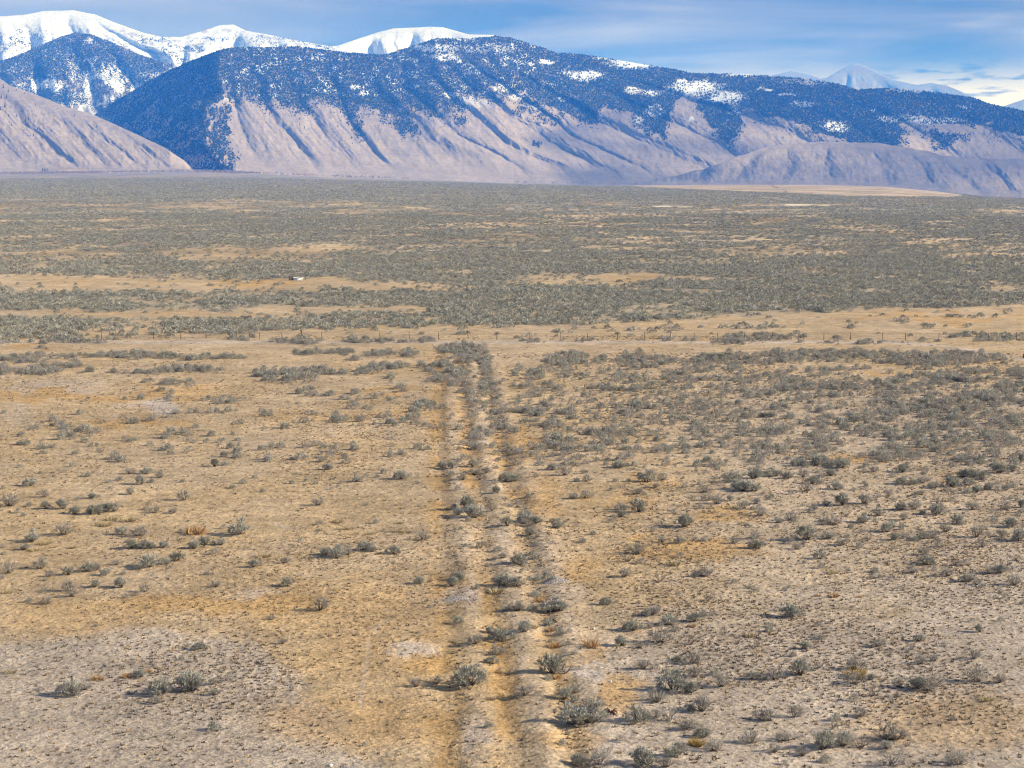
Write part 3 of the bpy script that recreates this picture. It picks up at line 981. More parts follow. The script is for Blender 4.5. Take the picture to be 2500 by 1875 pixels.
# ------------------------------------------------------------------ lone conifers one can tell apart on the open slopes
TREE_SPOTS = [  # layer, u, v, height m
    (4, 87, 258, 12), (4, 22, 285, 16), (4, 41, 285, 15), (4, 62, 297, 17), (4, 70, 293, 15), (4, 12, 262, 20), (4, 3, 240, 22), (4, 16, 240, 18), (4, 8, 215, 20), (4, 2, 270, 20),
    (4, 20, 225, 16), (4, 103, 337, 14), (4, 236, 311, 12), (4, 182, 284, 11), (4, 74, 331, 10), (4, 82, 333, 13), (4, 92, 317, 11), (4, 102, 355, 12), (4, 66, 318, 11), (4, 28, 308, 12), (4, 85, 298, 10),
    (4, 104, 417, 12), (4, 108, 417, 13), (4, 112, 417, 12), (4, 117, 418, 13), (4, 60, 230, 9), (4, 40, 222, 10),
    (3, 650, 272, 14), (3, 663, 275, 12), (3, 675, 279, 10), (3, 710, 277, 13), (3, 722, 284, 11), (3, 733, 262, 13), (3, 747, 264, 12), (3, 732, 292, 14), (3, 731, 306, 15), (3, 743, 314, 14), (3, 752, 318, 12),
    (3, 689, 258, 13), (3, 697, 280, 10), (3, 808, 276, 15), (3, 808, 289, 13), (3, 825, 310, 14), (3, 596, 252, 13), (3, 630, 250, 14), (3, 612, 248, 12), (3, 560, 240, 14),
    (3, 875, 255, 13), (3, 885, 252, 14), (3, 900, 268, 12), (3, 915, 330, 10), (3, 923, 342, 11), (3, 881, 347, 13), (3, 861, 352, 11), (3, 873, 304, 15), (3, 884, 290, 13),
    (3, 1046, 290, 14), (3, 1059, 297, 15), (3, 1077, 312, 11), (3, 1111, 318, 10), (3, 1143, 300, 13), (3, 1170, 290, 13), (3, 1180, 288, 14), (3, 1208, 306, 13), (3, 1226, 258, 12), (3, 1242, 265, 12), (3, 1256, 278, 13),
    (3, 1270, 283, 11), (3, 1288, 290, 12), (3, 1230, 318, 11), (3, 1253, 328, 10), (3, 1395, 328, 12), (3, 1387, 310, 12), (3, 1365, 310, 13), (3, 1349, 304, 14), (3, 1333, 296, 14), (3, 1030, 290, 12), (3, 1006, 318, 12),
    (3, 1210, 312, 10), (3, 1020, 345, 13), (3, 1022, 340, 12), (3, 1060, 282, 12), (3, 1100, 300, 11), (3, 1700, 300, 12), (3, 1906, 310, 9), (3, 1930, 318, 9), (3, 2080, 360, 12), (3, 1725, 315, 10), (3, 1400, 292, 14), (3, 1440, 303, 13),
    (3, 1450, 296, 12), (3, 1500, 300, 11), (3, 1188, 300, 12), (3, 1192, 250, 13), (3, 1160, 240, 14), (3, 1128, 278, 13), (3, 965, 290, 14), (3, 955, 282, 14), (3, 940, 300, 12), (3, 1000, 300, 14)]
tree_meshes = []
for i in range(4):
    v_, f_ = cone_tree_mesh(1.0, 7, 3, 10 + i)
    tv, tf = tube([(0, 0, -.06), (0, 0, .2), (0, 0, .9)], [.03, .025, .008], 4)
    tree_meshes.append((mesh_np("conifer_crown_shape", v_, f_, [M_CON]), mesh_np("conifer_trunk_shape", tv, tf, [M_STEM])))
ORD = ['first', 'second', 'third', 'fourth', 'fifth', 'sixth', 'seventh', 'eighth', 'ninth', 'tenth', 'eleventh', 'twelfth', 'thirteenth', 'fourteenth', 'fifteenth', 'sixteenth',
       'seventeenth', 'eighteenth', 'nineteenth', 'twentieth', 'twenty-first', 'twenty-second', 'twenty-third', 'twenty-fourth', 'twenty-fifth', 'twenty-sixth', 'twenty-seventh', 'twenty-eighth', 'twenty-ninth', 'thirtieth',
       'thirty-first', 'thirty-second', 'thirty-third', 'thirty-fourth', 'thirty-fifth', 'thirty-sixth', 'thirty-seventh', 'thirty-eighth', 'thirty-ninth', 'fortieth']


def treg(l, u, v):
    if l == 4 and 100 < u < 120 and v > 400: return "in the short row at the foot of the left hill"
    if l == 4: return "on the left hill above its midline" if v < 280 else "on the lower slope of the left hill"
    if u < 700: return "on the open slope just right of the dark canyon"
    if u < 850: return "on the second pale spur right of the canyon"
    if u < 1020: return "in the wooded gully on the middle slope"
    if u < 1200: return "on the middle spurs below the snow-dusted forest"
    if u < 1350: return "along the thin tree line down the long middle spur"
    return "on the right-hand slopes of the main mountain"


tg = {}
for s in TREE_SPOTS:
    tg.setdefault(treg(s[0], s[1], s[2]), []).append(s)
for reg, lst in tg.items():
    lst.sort(key=lambda s: s[1])
    for k, (l, u, v, h) in enumerate(lst):
        L = {3: L3, 4: L4}[l]
        x, y, z = [float(q) for q in L.xyz(np.array([float(u)]), np.array([float(v)])).__iter__()] if False else [float(q[0]) for q in L.xyz(np.array([float(u)]), np.array([float(v)]))]
        o = bpy.data.objects.new("conifer_tree", None)
        COL.objects.link(o)
        o.location = (x, y, z); o.rotation_euler = (0, 0, random.random() * 6); o.scale = (h, h, h)
        o.empty_display_size = .5
        cm, tm = tree_meshes[k % 4]
        add_obj("crown", cm, o); add_obj("trunk", tm, o)
        tag(o, f"lone conifer, {ORD[k]} from left {reg}", "tree", "lone conifers on the open slopes")


# ------------------------------------------------------------------ plants
def blades(cent, dirs, L, Wd, rr):
    """thin triangles starting at cent along dirs"""
    n = len(cent)
    side = np.cross(dirs, rr.normal(size=(n, 3)))
    side /= np.linalg.norm(side, axis=1, keepdims=True) + 1e-9
    a = cent - side * Wd[:, None] * .5
    b = cent + side * Wd[:, None] * .5
    c = cent + dirs * L[:, None]
    V = np.stack([a, b, c], 1).reshape(-1, 3)
    F = np.arange(n * 3).reshape(-1, 3)
    return V, F


def norm(a):
    return a / (np.linalg.norm(a, axis=-1, keepdims=True) + 1e-9)


def sage_meshes(seed, nl=34, nb=30, bl=.12, bw=.035, mat=None, twig=.5, height=.72):
    """unit-wide (1 m) sagebrush: leaf sprays on forked stems; returns foliage mesh, stem mesh"""
    rr = np.random.default_rng(seed)
    k = 3 + int(rr.integers(0, 3))
    sub = rr.uniform(-.24, .24, (k, 2)); sr = rr.uniform(.24, .38, k); sh = rr.uniform(.62, 1.0, k) * height
    tips = []; stems = []
    for i in range(nl):
        j = i % k
        a = rr.uniform(0, 6.283); e_ = np.arccos(rr.uniform(.0, 1.0))
        q = rr.uniform(.7, 1.0)
        p = np.array([sub[j, 0] + sr[j] * math.cos(a) * math.sin(e_) * q * 1.1, sub[j, 1] + sr[j] * math.sin(a) * math.sin(e_) * q * 1.1,
                      .08 + (sh[j] - .08) * (math.cos(e_) * .85 + .12) * q])
        tips.append(p)
        b0 = np.array([sub[j, 0] * .25, sub[j, 1] * .25, -.03])
        md = b0 * .4 + p * .6 + rr.normal(size=3) * .03; md[2] -= .05
        stems.append(tube([b0, md, p], [.017, .010, .004], 3))
    tips = np.array(tips)
    cen = np.repeat(tips, nb, 0)
    out = norm(cen - np.array([0, 0, .12]))
    jit = rr.normal(size=cen.shape)
    pos = cen + jit * np.array([.055, .055, .045])
    pos[:, 2] = np.maximum(pos[:, 2], .01)
    dirs = norm(out * .5 + norm(pos - cen) * .55 + np.array([0, 0, .55]) + rr.normal(size=cen.shape) * .25)
    n = len(pos)
    V, F = blades(pos, dirs, rr.uniform(.6, 1.3, n) * bl, rr.uniform(.7, 1.3, n) * bw, rr)
    fm = mesh_np("foliage_shape", V, F, [mat])
    # fine twigs poking out
    nt = int(26 * twig)
    for i in range(nt):
        p = tips[rr.integers(0, len(tips))]
        d = norm(p - np.array([0, 0, .1]) + rr.normal(size=3) * .15)
        stems.append(tube([p * .8, p + d * rr.uniform(.06, .16)], [.006, .002], 3))
    V, F = join(stems)
    sm = mesh_np("stem_shape", V, F, [M_STEM])
    return fm, sm


def dead_mesh(seed, mat, n=13, fine=5):
    rr = np.random.default_rng(seed)
    parts = []
    tw = []
    for i in range(n):
        a = rr.uniform(0, 6.283); t = rr.uniform(.15, .95)
        d = norm(np.array([math.cos(a) * t, math.sin(a) * t, rr.uniform(.45, .9)]))
        L = rr.uniform(.35, .62)
        p0 = np.array([0, 0, -.03]) + rr.normal(size=3) * .02
        p1 = p0 + d * L * .5 + rr.normal(size=3) * .03
        p2 = p1 + norm(d + rr.normal(size=3) * .3) * L * .5
        parts.append(tube([p0, p1, p2], [.022, .014, .006], 4))
        for k in range(fine):
            s = rr.uniform(.3, 1); q = p1 * (1 - s) + p2 * s
            d2 = norm(d + rr.normal(size=3) * .6 + np.array([0, 0, .2]))
            q2 = q + d2 * rr.uniform(.1, .2)
            tw.append(tube([q, q2], [.008, .004], 3))
            for _ in range(2):
                d3 = norm(d2 + rr.normal(size=3) * .5)
                tw.append(tube([q2, q2 + d3 * rr.uniform(.06, .13)], [.005, .002], 3))
    V, F = join(parts); V2, F2 = join(tw)
    return mesh_np("branch_shape", V, F, [mat]), mesh_np("twig_shape", V2, F2, [mat])


def grass_mesh(seed, mat, n=140, h=.55):
    rr = np.random.default_rng(seed)
    a = rr.uniform(0, 6.283, n); r_ = np.sqrt(rr.random(n)) * .42
    pos = np.stack([r_ * np.cos(a), r_ * np.sin(a), 0 * a - .02], -1)
    dirs = norm(np.stack([np.cos(a) * r_ * 1.1, np.sin(a) * r_ * 1.1, 0 * a + .75], -1) + rr.normal(size=(n, 3)) * .16)
    V, F = blades(pos, dirs, rr.uniform(.6, 1.15, n) * h, rr.uniform(.7, 1.3, n) * .045, rr)
    return mesh_np("grass_shape", V, F, [mat])


SAGE = [sage_meshes(100 + i, mat=M_SAGE, height=.66 + .03 * i) for i in range(6)]
SAGEG = [sage_meshes(200 + i, nl=26, nb=22, bl=.13, bw=.024, mat=M_SAGEG, twig=2.0, height=.66 + .03 * i) for i in range(6)]
DEAD = [dead_mesh(300 + i, M_DEAD) for i in range(4)]
PALED = [dead_mesh(320 + i, M_PALE, 18, 6) for i in range(3)]
GRO = [grass_mesh(400 + i, M_ORANGE) for i in range(3)]
GRS = [grass_mesh(420 + i, M_STRAW, 150, .5) for i in range(3)]
YEL = [grass_mesh(440 + i, M_YELLOW, 260, .7) for i in range(2)]

# plants read off the photograph: tile origin, then (x, y of the foot, width, kind) in tile pixels at 3.539 per photo pixel
TILES = {
    (0, 1475): "590,800,190s 720,750,130g 830,660,100o 1090,640,90o 1200,640,120s 1280,590,55o 1380,790,200s 1640,770,240s 1830,705,120g 1850,795,110g 1345,865,110g 1720,395,110s 75,600,100f 330,745,60g 1560,490,70s",
    (625, 1475): "1850,715,280s 1560,690,100g 1890,355,170g 2120,330,190s 2020,250,90s 2030,520,110s 2090,600,60o 2090,390,70o 2190,620,100d 2060,450,160g 1380,720,110g 2030,830,80f 540,60,150g 230,350,80g 130,140,80g",
    (1250, 1475): "100,250,150s 170,210,110f 340,80,180s 420,60,100s 40,60,110g 370,380,120o 340,240,90o 360,620,240s 460,610,150d 380,650,90o 460,830,150s 550,770,110g 110,800,160g 560,1060,260s 680,1040,240s 700,900,200g 1080,1030,220s 1240,985,100g 1370,1020,180p 1640,940,220g 1540,930,90s 1390,790,90p 1400,760,230s 1540,775,150s 1250,860,170g 1420,650,120s 1590,640,170g 1800,720,170g 1140,570,140g 1050,235,150s 1350,190,150s 1190,215,90g 1230,105,120g 1160,110,80s 1570,160,120s 1650,110,90g 1730,110,70g 1410,240,90g 1280,340,220g 1540,355,130d 960,370,140s 1100,385,90g 690,375,150o 1450,490,80s 1570,520,170g 2090,390,100d 2060,285,110f 1560,200,60o 2100,660,120s 2190,660,80g 2170,1010,150g 2070,1210,160g 1510,1100,170g 1650,1160,130s 1760,1280,170g 1600,1230,120y 1480,1290,130g 1400,1330,150s 1250,1270,60d 1150,1420,240s 1330,1420,170g 760,1400,200p 600,1416,170s 370,950,90d 930,1290,40o",
    (1875, 1475): "190,120,190s 10,200,80g 320,390,100s 60,660,150g 290,620,180s 440,560,110d 760,575,180g 770,640,140y 760,700,170g 895,660,80s 960,375,130g 1250,400,90d 1315,325,90s 1330,520,110g 1450,495,90g 1840,250,90s 1770,480,120g 1830,680,170g 2000,685,110g 1400,760,170g 1300,740,150s 1470,720,130d 1140,730,130g 920,800,130d 1130,810,100d 1890,840,110f 220,990,150g 30,1020,150g 810,980,140g 1080,1190,240g 1010,1180,170d 1110,1185,180d 990,1100,140d 560,1090,100d 650,1055,100d 650,1240,180s 810,1250,170d 480,1270,220s 150,1190,140g 300,1320,130g 1190,1240,80d 1080,1410,230p 1030,1260,120s 1350,1380,90d 1670,1400,200g 1770,155,70g 60,1290,120g",
    (0, 1130): "170,45,60s 350,95,45s 630,35,70s 240,205,110s 20,225,60s 745,120,70s 930,175,60s 1020,160,70s 1120,100,100g 1260,100,90s 1385,85,50s 1225,190,110s 1300,175,70s 1380,130,80g 1585,170,60s 1125,275,80s 660,325,60s 790,310,80s 850,300,50s 370,300,100g 1600,330,130g 80,380,150g 390,400,90s 540,400,110s 640,450,110s 770,450,120s 850,440,110s 905,430,120s 970,430,110g 190,465,60s 1245,410,60s 1285,365,60g 1340,435,110g 1490,440,90g 950,500,110f 1100,510,130f 900,550,110f 540,630,160g 275,685,130s 370,710,110f 200,755,90s 285,765,90f 620,740,80f 1040,625,100s 1200,640,160g 2060,630,170s 1560,600,60s 1680,620,170o 1130,745,110s 1220,745,110s 1290,745,100s 1410,735,90s 1680,750,110s 1770,710,110s 1830,710,70s 1900,715,90s 30,795,60s 1520,850,110s 1290,905,170s 1420,880,90s 1200,925,90s 1000,885,80g 590,970,110s 420,985,90g 740,945,110s 830,930,90g 900,975,90s 60,960,130g 340,920,140g 1050,1085,140s 810,1080,90s 600,1115,130g 590,1165,110g 375,1115,60g 50,1130,90f 1080,1175,80g 1180,1145,80g 1260,1120,100g 400,1225,110g 1860,1080,100g 1780,970,70s 1690,1170,30d 2190,905,90s 2100,180,80s 2190,135,60s 1840,35,90s 1930,25,80s",
    (625, 1130): "620,65,90s 960,125,70g 1050,130,60s 1100,95,80s 1260,145,120s 1330,100,40g 310,185,70s 430,160,50s 515,185,60s 730,180,50s 870,165,90s 1400,180,40s 530,370,110g 45,255,60s 700,520,90f 1045,525,70s 1240,530,70f 760,580,90f 985,620,70f 1210,600,80f 1290,605,80f 1440,670,120g 390,680,60s 910,700,80f 750,715,40s 600,800,110s 690,825,150s 780,800,120g 920,760,110s 1000,770,90s 1060,790,60f 1180,790,110s 250,870,90g 60,820,120f 270,1070,110s 1410,1050,95s 1680,1075,120s 1745,1010,100s 2130,1070,170s 2060,1130,150f 2125,830,110g 1940,740,100g 1765,575,50s 1920,550,60g 1800,400,150s 1720,395,80s 1880,480,180s 1750,455,110s 1890,430,90s 2040,420,90d 2170,550,110s 2090,265,90s 1700,50,90s 1620,50,90s 1870,40,100s 1990,90,90g 1890,110,110g 1930,150,90d 2170,170,120s 1740,240,80g 1790,150,100g",
    (1250, 1130): "30,160,90s 110,530,150s 210,525,110s 350,520,90g 400,565,100s 470,520,50g 155,630,100s 60,890,150s 30,1075,130s 620,690,80s 710,625,75s 855,240,60s 1095,275,110g 1240,220,90g 1160,220,60g 1430,245,60g 1490,215,70s 1300,155,100g 1190,120,100g 1160,170,120s 1000,165,60s 905,165,60s 560,165,70s 650,165,90g 360,65,90s 620,95,70s 450,110,130g 930,50,100s 640,310,110g 520,315,90s 1110,430,150s 950,410,100s 950,470,95s 860,520,80g 1490,560,150s 1290,545,80g 1240,600,80g 1295,690,90g 1445,700,90s 1675,680,80s 1595,670,60g 1910,705,100g 2120,745,130s 2100,660,90g 1090,790,150g 1200,720,60d 1345,800,90d 990,865,120d 945,710,50g 1400,890,120f 965,995,140g 1280,1030,110d 1680,990,140g 1640,985,100d 1700,1200,110d 1330,1170,90d 820,1230,100s 910,1215,60g 1240,1305,120g 1660,260,110g 1700,330,110g 1620,400,80g 1890,330,90g 2010,400,120g 2110,360,90g 2000,250,130s 2090,250,120s 1960,235,130s 1920,170,150s 2090,140,140s 1800,190,80g 2180,110,80s 1780,360,120g 2020,540,60g 2150,460,110g 250,1210,110o 420,1280,110s 60,1280,130g",
    (1875, 1130): "60,120,120s 165,140,90s 320,130,110g 545,115,100s 460,130,80g 380,185,110s 440,185,80g 585,235,110s 330,250,110g 210,275,70g 40,300,70s 660,375,150s 850,355,150g 510,375,90g 400,410,90g 960,460,100s 835,520,110s 930,515,60s 1150,410,110s 1270,410,130g 1330,450,80s 1480,360,110d 1470,450,130s 1780,410,120g 2060,410,110g 2190,390,90s 1650,530,120s 1540,600,120g 2110,560,120s 2190,560,70g 1340,660,100s 1430,655,110g 1800,645,130g 2030,640,110g 2180,680,140s 1100,670,90s 1040,600,120s 870,680,100d 340,675,170s 525,660,100s 190,680,90g 640,720,130g 790,730,80s 1010,690,60g 260,750,90g 440,835,100s 1460,725,80g 1850,730,100g 1350,800,110g 1360,885,130s 1620,890,80d 1250,960,110g 1560,985,120g 1740,1035,110s 1810,1060,90g 1920,965,110g 2010,960,110s 2060,940,80g 2130,1065,130g 2150,850,110d 900,1000,60s 980,995,60s 1050,1015,70g 560,960,90f 690,940,50g 570,1165,80o 430,1155,50o 795,1165,40o 1690,1090,50d 550,540,150g 480,510,100d 680,470,80d 200,500,120g 100,520,90g 1170,500,110g 1250,190,90s 1150,185,100s 1440,220,100s 1340,180,110g 1320,280,90g 1040,290,90g 1100,330,60g 1740,200,110s 1700,130,120s 1790,130,120s 1850,150,130s 1590,210,120s 1930,235,100s 1820,260,100s 1610,270,60s 2060,240,90g 420,30,110s 650,50,120s 850,40,80s 1170,85,100s 920,85,100g 1080,110,60g 2000,90,120s 2110,80,90s 2190,1225,60s",
}
plants = []
for (x0, y0), s in TILES.items():
    for tok in s.split():
        a, b, c = tok.split(',')
        plants.append([x0 + float(a) / 3.539, y0 + float(b) / 3.539, float(c[:-1]) / 3.539, c[-1]])


def ground_hit(u, v):
    rho = ground_rho(u, v)
    x, y, z = place(u, v, rho)
    for _ in range(3):
        z = ground_z(x, y)
        dx, dy, dz = ray(u, v)
        rho = (CH - z) * np.hypot(dx, dy) / -dz
        x, y, _z = place(u, v, rho)
    return float(x), float(y), float(ground_z(x, y))


plants = [p for p in plants if p[1] < 1890]
sg = sorted([p for p in plants if p[3] in 'sg'], key=lambda p: -p[2])
indiv_sage, rest_sage = sg[:298], sg[298:]
others = [p for p in plants if p[3] not in 'sg']


def preg(u, v):
    q = []
    # trench strip edges at this row
    d = 30.0 * FPX / (v - HZ)
    l = 1057 + (-0.6) / d * FPX; r_ = 1057 + 10.2 / d * FPX
    if v > 1790: row = "along the bottom edge"
    elif v > 1700: row = "second shrub row from bottom"
    elif v > 1620: row = "third shrub row from bottom"
    elif v > 1550: row = "fourth shrub row from bottom"
    elif v > 1480: row = "fifth shrub row from bottom"
    elif v > 1410: row = "sixth shrub row from bottom"
    elif v > 1340: row = "seventh shrub row from bottom"
    elif v > 1280: row = "eighth shrub row from bottom"
    elif v > 1220: row = "ninth shrub row from bottom"
    elif v > 1170: row = "tenth shrub row from bottom"
    else: row = "eleventh shrub row from bottom"
    if u < l: side = "left of the trenches"
    elif u < r_: side = "among the trenches"
    else: side = "right of the trenches"
    return row, side


def size_word(w, v):
    m = w * 30.0 / (v - HZ)
    return "big" if m > 1.55 else ("small" if m < .95 else "mid-sized")


def put(name, p, meshes, cat, group, word):
    u, v, w, k = p
    x, y, z = ground_hit(u, v)
    wm = w * math.hypot(x, y) / FPX * 1.12
    o = bpy.data.objects.new(name, None)
    COL.objects.link(o)
    o.empty_display_size = .3
    o.location = (x, y + wm * .25, z)
    o.location[2] = float(ground_z(x, y + wm * .25))
    o.rotation_euler = (0, 0, random.random() * 6.283)
    hs = {'s': .92, 'g': .92, 'd': 1.0, 'p': 1.1, 'o': .95, 'f': .7, 'y': .8}[k] * random.uniform(.85, 1.12)
    o.scale = (wm, wm, wm * hs)
    for nm, me in meshes:
        add_obj(nm, me, o)
    return o


groups = {}
for p in indiv_sage:
    groups.setdefault(('sage',) + preg(p[0], p[1]), []).append(p)
for p in others:
    groups.setdefault((p[3],) + preg(p[0], p[1]), []).append(p)
for (kind, row, side), lst in groups.items():
    lst.sort(key=lambda p: p[0])
    for i, p in enumerate(lst):
        k = p[3]
        j = random.randrange(100)
        where = f"{ORD[i]} from left, {row}, {side}"
        sw = size_word(p[2], p[1])
        if k == 's':
            f_, s_ = SAGE[j % 6]
            o = put("sagebrush", p, [("foliage", f_), ("stems", s_)], "shrub", "", "")
            tag(o, f"{sw} leafy sagebrush, {where}", "shrub", "sagebrush on the open flat")
        elif k == 'g':
            f_, s_ = SAGEG[j % 6]
            o = put("sagebrush", p, [("foliage", f_), ("stems", s_)], "shrub", "", "")
            tag(o, f"{sw} twiggy sagebrush, {where}", "shrub", "sagebrush on the open flat")
        elif k == 'd':
            b_, t_ = DEAD[j % 4]
            o = put("dead_shrub", p, [("branches", b_), ("twigs", t_)], "shrub", "", "")
            tag(o, f"bare brown dead shrub, {where}", "dead shrub", "bare dead shrubs")
        elif k == 'p':
            b_, t_ = PALED[j % 3]
            o = put("dead_shrub", p, [("branches", b_), ("twigs", t_)], "shrub", "", "")
            tag(o, f"bleached grey dead shrub, {where}", "dead shrub", "bleached dead shrubs")
        elif k == 'y':
            o = put("rabbitbrush", p, [("bloom", YEL[j % 2])], "shrub", "", "")
            tag(o, f"yellow rabbitbrush, {where}", "shrub", "yellow rabbitbrush")
        elif k == 'o':
            o = put("grass_clump", p, [("blades", GRO[j % 3])], "grass", "", "")
            tag(o, f"orange dead grass clump, {where}", "grass clump", "orange grass clumps")
        else:
            o = put("bunchgrass", p, [("blades", GRS[j % 3])], "grass", "", "")
            tag(o, f"pale straw bunchgrass, {where}", "grass clump", "straw bunchgrass clumps")


# ------------------------------------------------------------------ plant masses nobody could count: geometry-node scatter
def scatter(name, pts, rotz, scl, idx, meshes, label, cat):
    me = bpy.data.meshes.new(name)
    n = len(pts)
    me.vertices.add(n)
    me.vertices.foreach_set('co', np.asarray(pts, np.float32).ravel())
    a = me.attributes.new('rz', 'FLOAT_VECTOR', 'POINT')
    rv = np.zeros((n, 3), np.float32); rv[:, 2] = rotz
    a.data.foreach_set('vector', rv.ravel())
    a = me.attributes.new('sc', 'FLOAT_VECTOR', 'POINT')
    a.data.foreach_set('vector', np.asarray(scl, np.float32).ravel())
    a = me.attributes.new('ix', 'INT', 'POINT')
    a.data.foreach_set('value', np.asarray(idx, np.int32))
    c = bpy.data.collections.new(name + "_kinds")
    for i, m_ in enumerate(meshes):
        c.objects.link(bpy.data.objects.new(f"{name}_kind_{i:02d}", m_))
    ng = bpy.data.node_groups.new(name, 'GeometryNodeTree')
    ng.interface.new_socket('Geometry', in_out='INPUT', socket_type='NodeSocketGeometry')
    ng.interface.new_socket('Geometry', in_out='OUTPUT', socket_type='NodeSocketGeometry')
    gi = ng.nodes.new('NodeGroupInput'); go = ng.nodes.new('NodeGroupOutput')
    ip = ng.nodes.new('GeometryNodeInstanceOnPoints')
    ci = ng.nodes.new('GeometryNodeCollectionInfo')
    ci.inputs['Collection'].default_value = c
    ci.inputs['Separate Children'].default_value = True
    ci.inputs['Reset Children'].default_value = True

    def na(nm, ty):
        q = ng.nodes.new('GeometryNodeInputNamedAttribute'); q.data_type = ty; q.inputs['Name'].default_value = nm
        return q.outputs['Attribute']
    ng.links.new(gi.outputs[0], ip.inputs['Points'])
    ng.links.new(ci.outputs[0], ip.inputs['Instance'])
    ip.inputs['Pick Instance'].default_value = True
    ng.links.new(na('ix', 'INT'), ip.inputs['Instance Index'])
    er = ng.nodes.new('FunctionNodeEulerToRotation')
    ng.links.new(na('rz', 'FLOAT_VECTOR'), er.inputs[0])
    ng.links.new(er.outputs[0], ip.inputs['Rotation'])
    ng.links.new(na('sc', 'FLOAT_VECTOR'), ip.inputs['Scale'])
    ng.links.new(ip.outputs[0], go.inputs[0])
    o = add_obj(name, me)
    md = o.modifiers.new("scatter", 'NODES')
    md.node_group = ng
    tag(o, label, cat, kind='stuff')
    return o


def light_shrub(seed, n=70, mat=None, bl=.19, bw=.12):
    rr = np.random.default_rng(seed)
    k = 3
    sub = rr.uniform(-.22, .22, (k, 2))
    a = rr.uniform(0, 6.283, n); e_ = np.arccos(rr.uniform(0, 1, n)); j = np.arange(n) % k
    sr = rr.uniform(.26, .36, k)[j]; sh = rr.uniform(.45, .62, k)[j]
    d = np.stack([np.cos(a) * np.sin(e_), np.sin(a) * np.sin(e_), np.cos(e_)], -1)
    q = rr.uniform(.55, .9, n)
    pos = np.stack([sub[j, 0] + sr * d[:, 0] * q, sub[j, 1] + sr * d[:, 1] * q, sh * d[:, 2] * q + .02], -1)
    dirs = norm(d + rr.normal(size=(n, 3)) * .4 + np.array([0, 0, .3]))
    V, F = blades(pos, dirs, rr.uniform(.8, 1.5, n) * bl, rr.uniform(.7, 1.3, n) * bw, rr)
    return mesh_np("scattered_shrub_shape", V, F, [mat])


LIGHT = [light_shrub(500 + i, 330, M_SAGE, .13, .045) for i in range(3)] + [light_shrub(510 + i, 260, M_SAGEG, .14, .035) for i in range(3)]
FARM = [light_shrub(520 + i, 110, M_FAR, .15, .085) for i in range(4)]
VFAR = [light_shrub(530 + i, 40, M_FAR, .19, .12) for i in range(3)]


def sector(r0, r1, cell, amax=.262):
    """jittered points over the view sector"""
    xm = r1 * math.sin(amax)
    gx = np.arange(-xm, xm, cell); gy = np.arange(r0 * .95, r1, cell)
    X, Y = np.meshgrid(gx, gy)
    X = X.ravel() + rng.uniform(-.5, .5, X.size) * cell; Y = Y.ravel() + rng.uniform(-.5, .5, Y.size) * cell
    rr = np.hypot(X, Y)
    ok = (rr > r0) & (rr < r1) & (np.abs(np.arctan2(X, Y)) < amax)
    return X[ok], Y[ok]


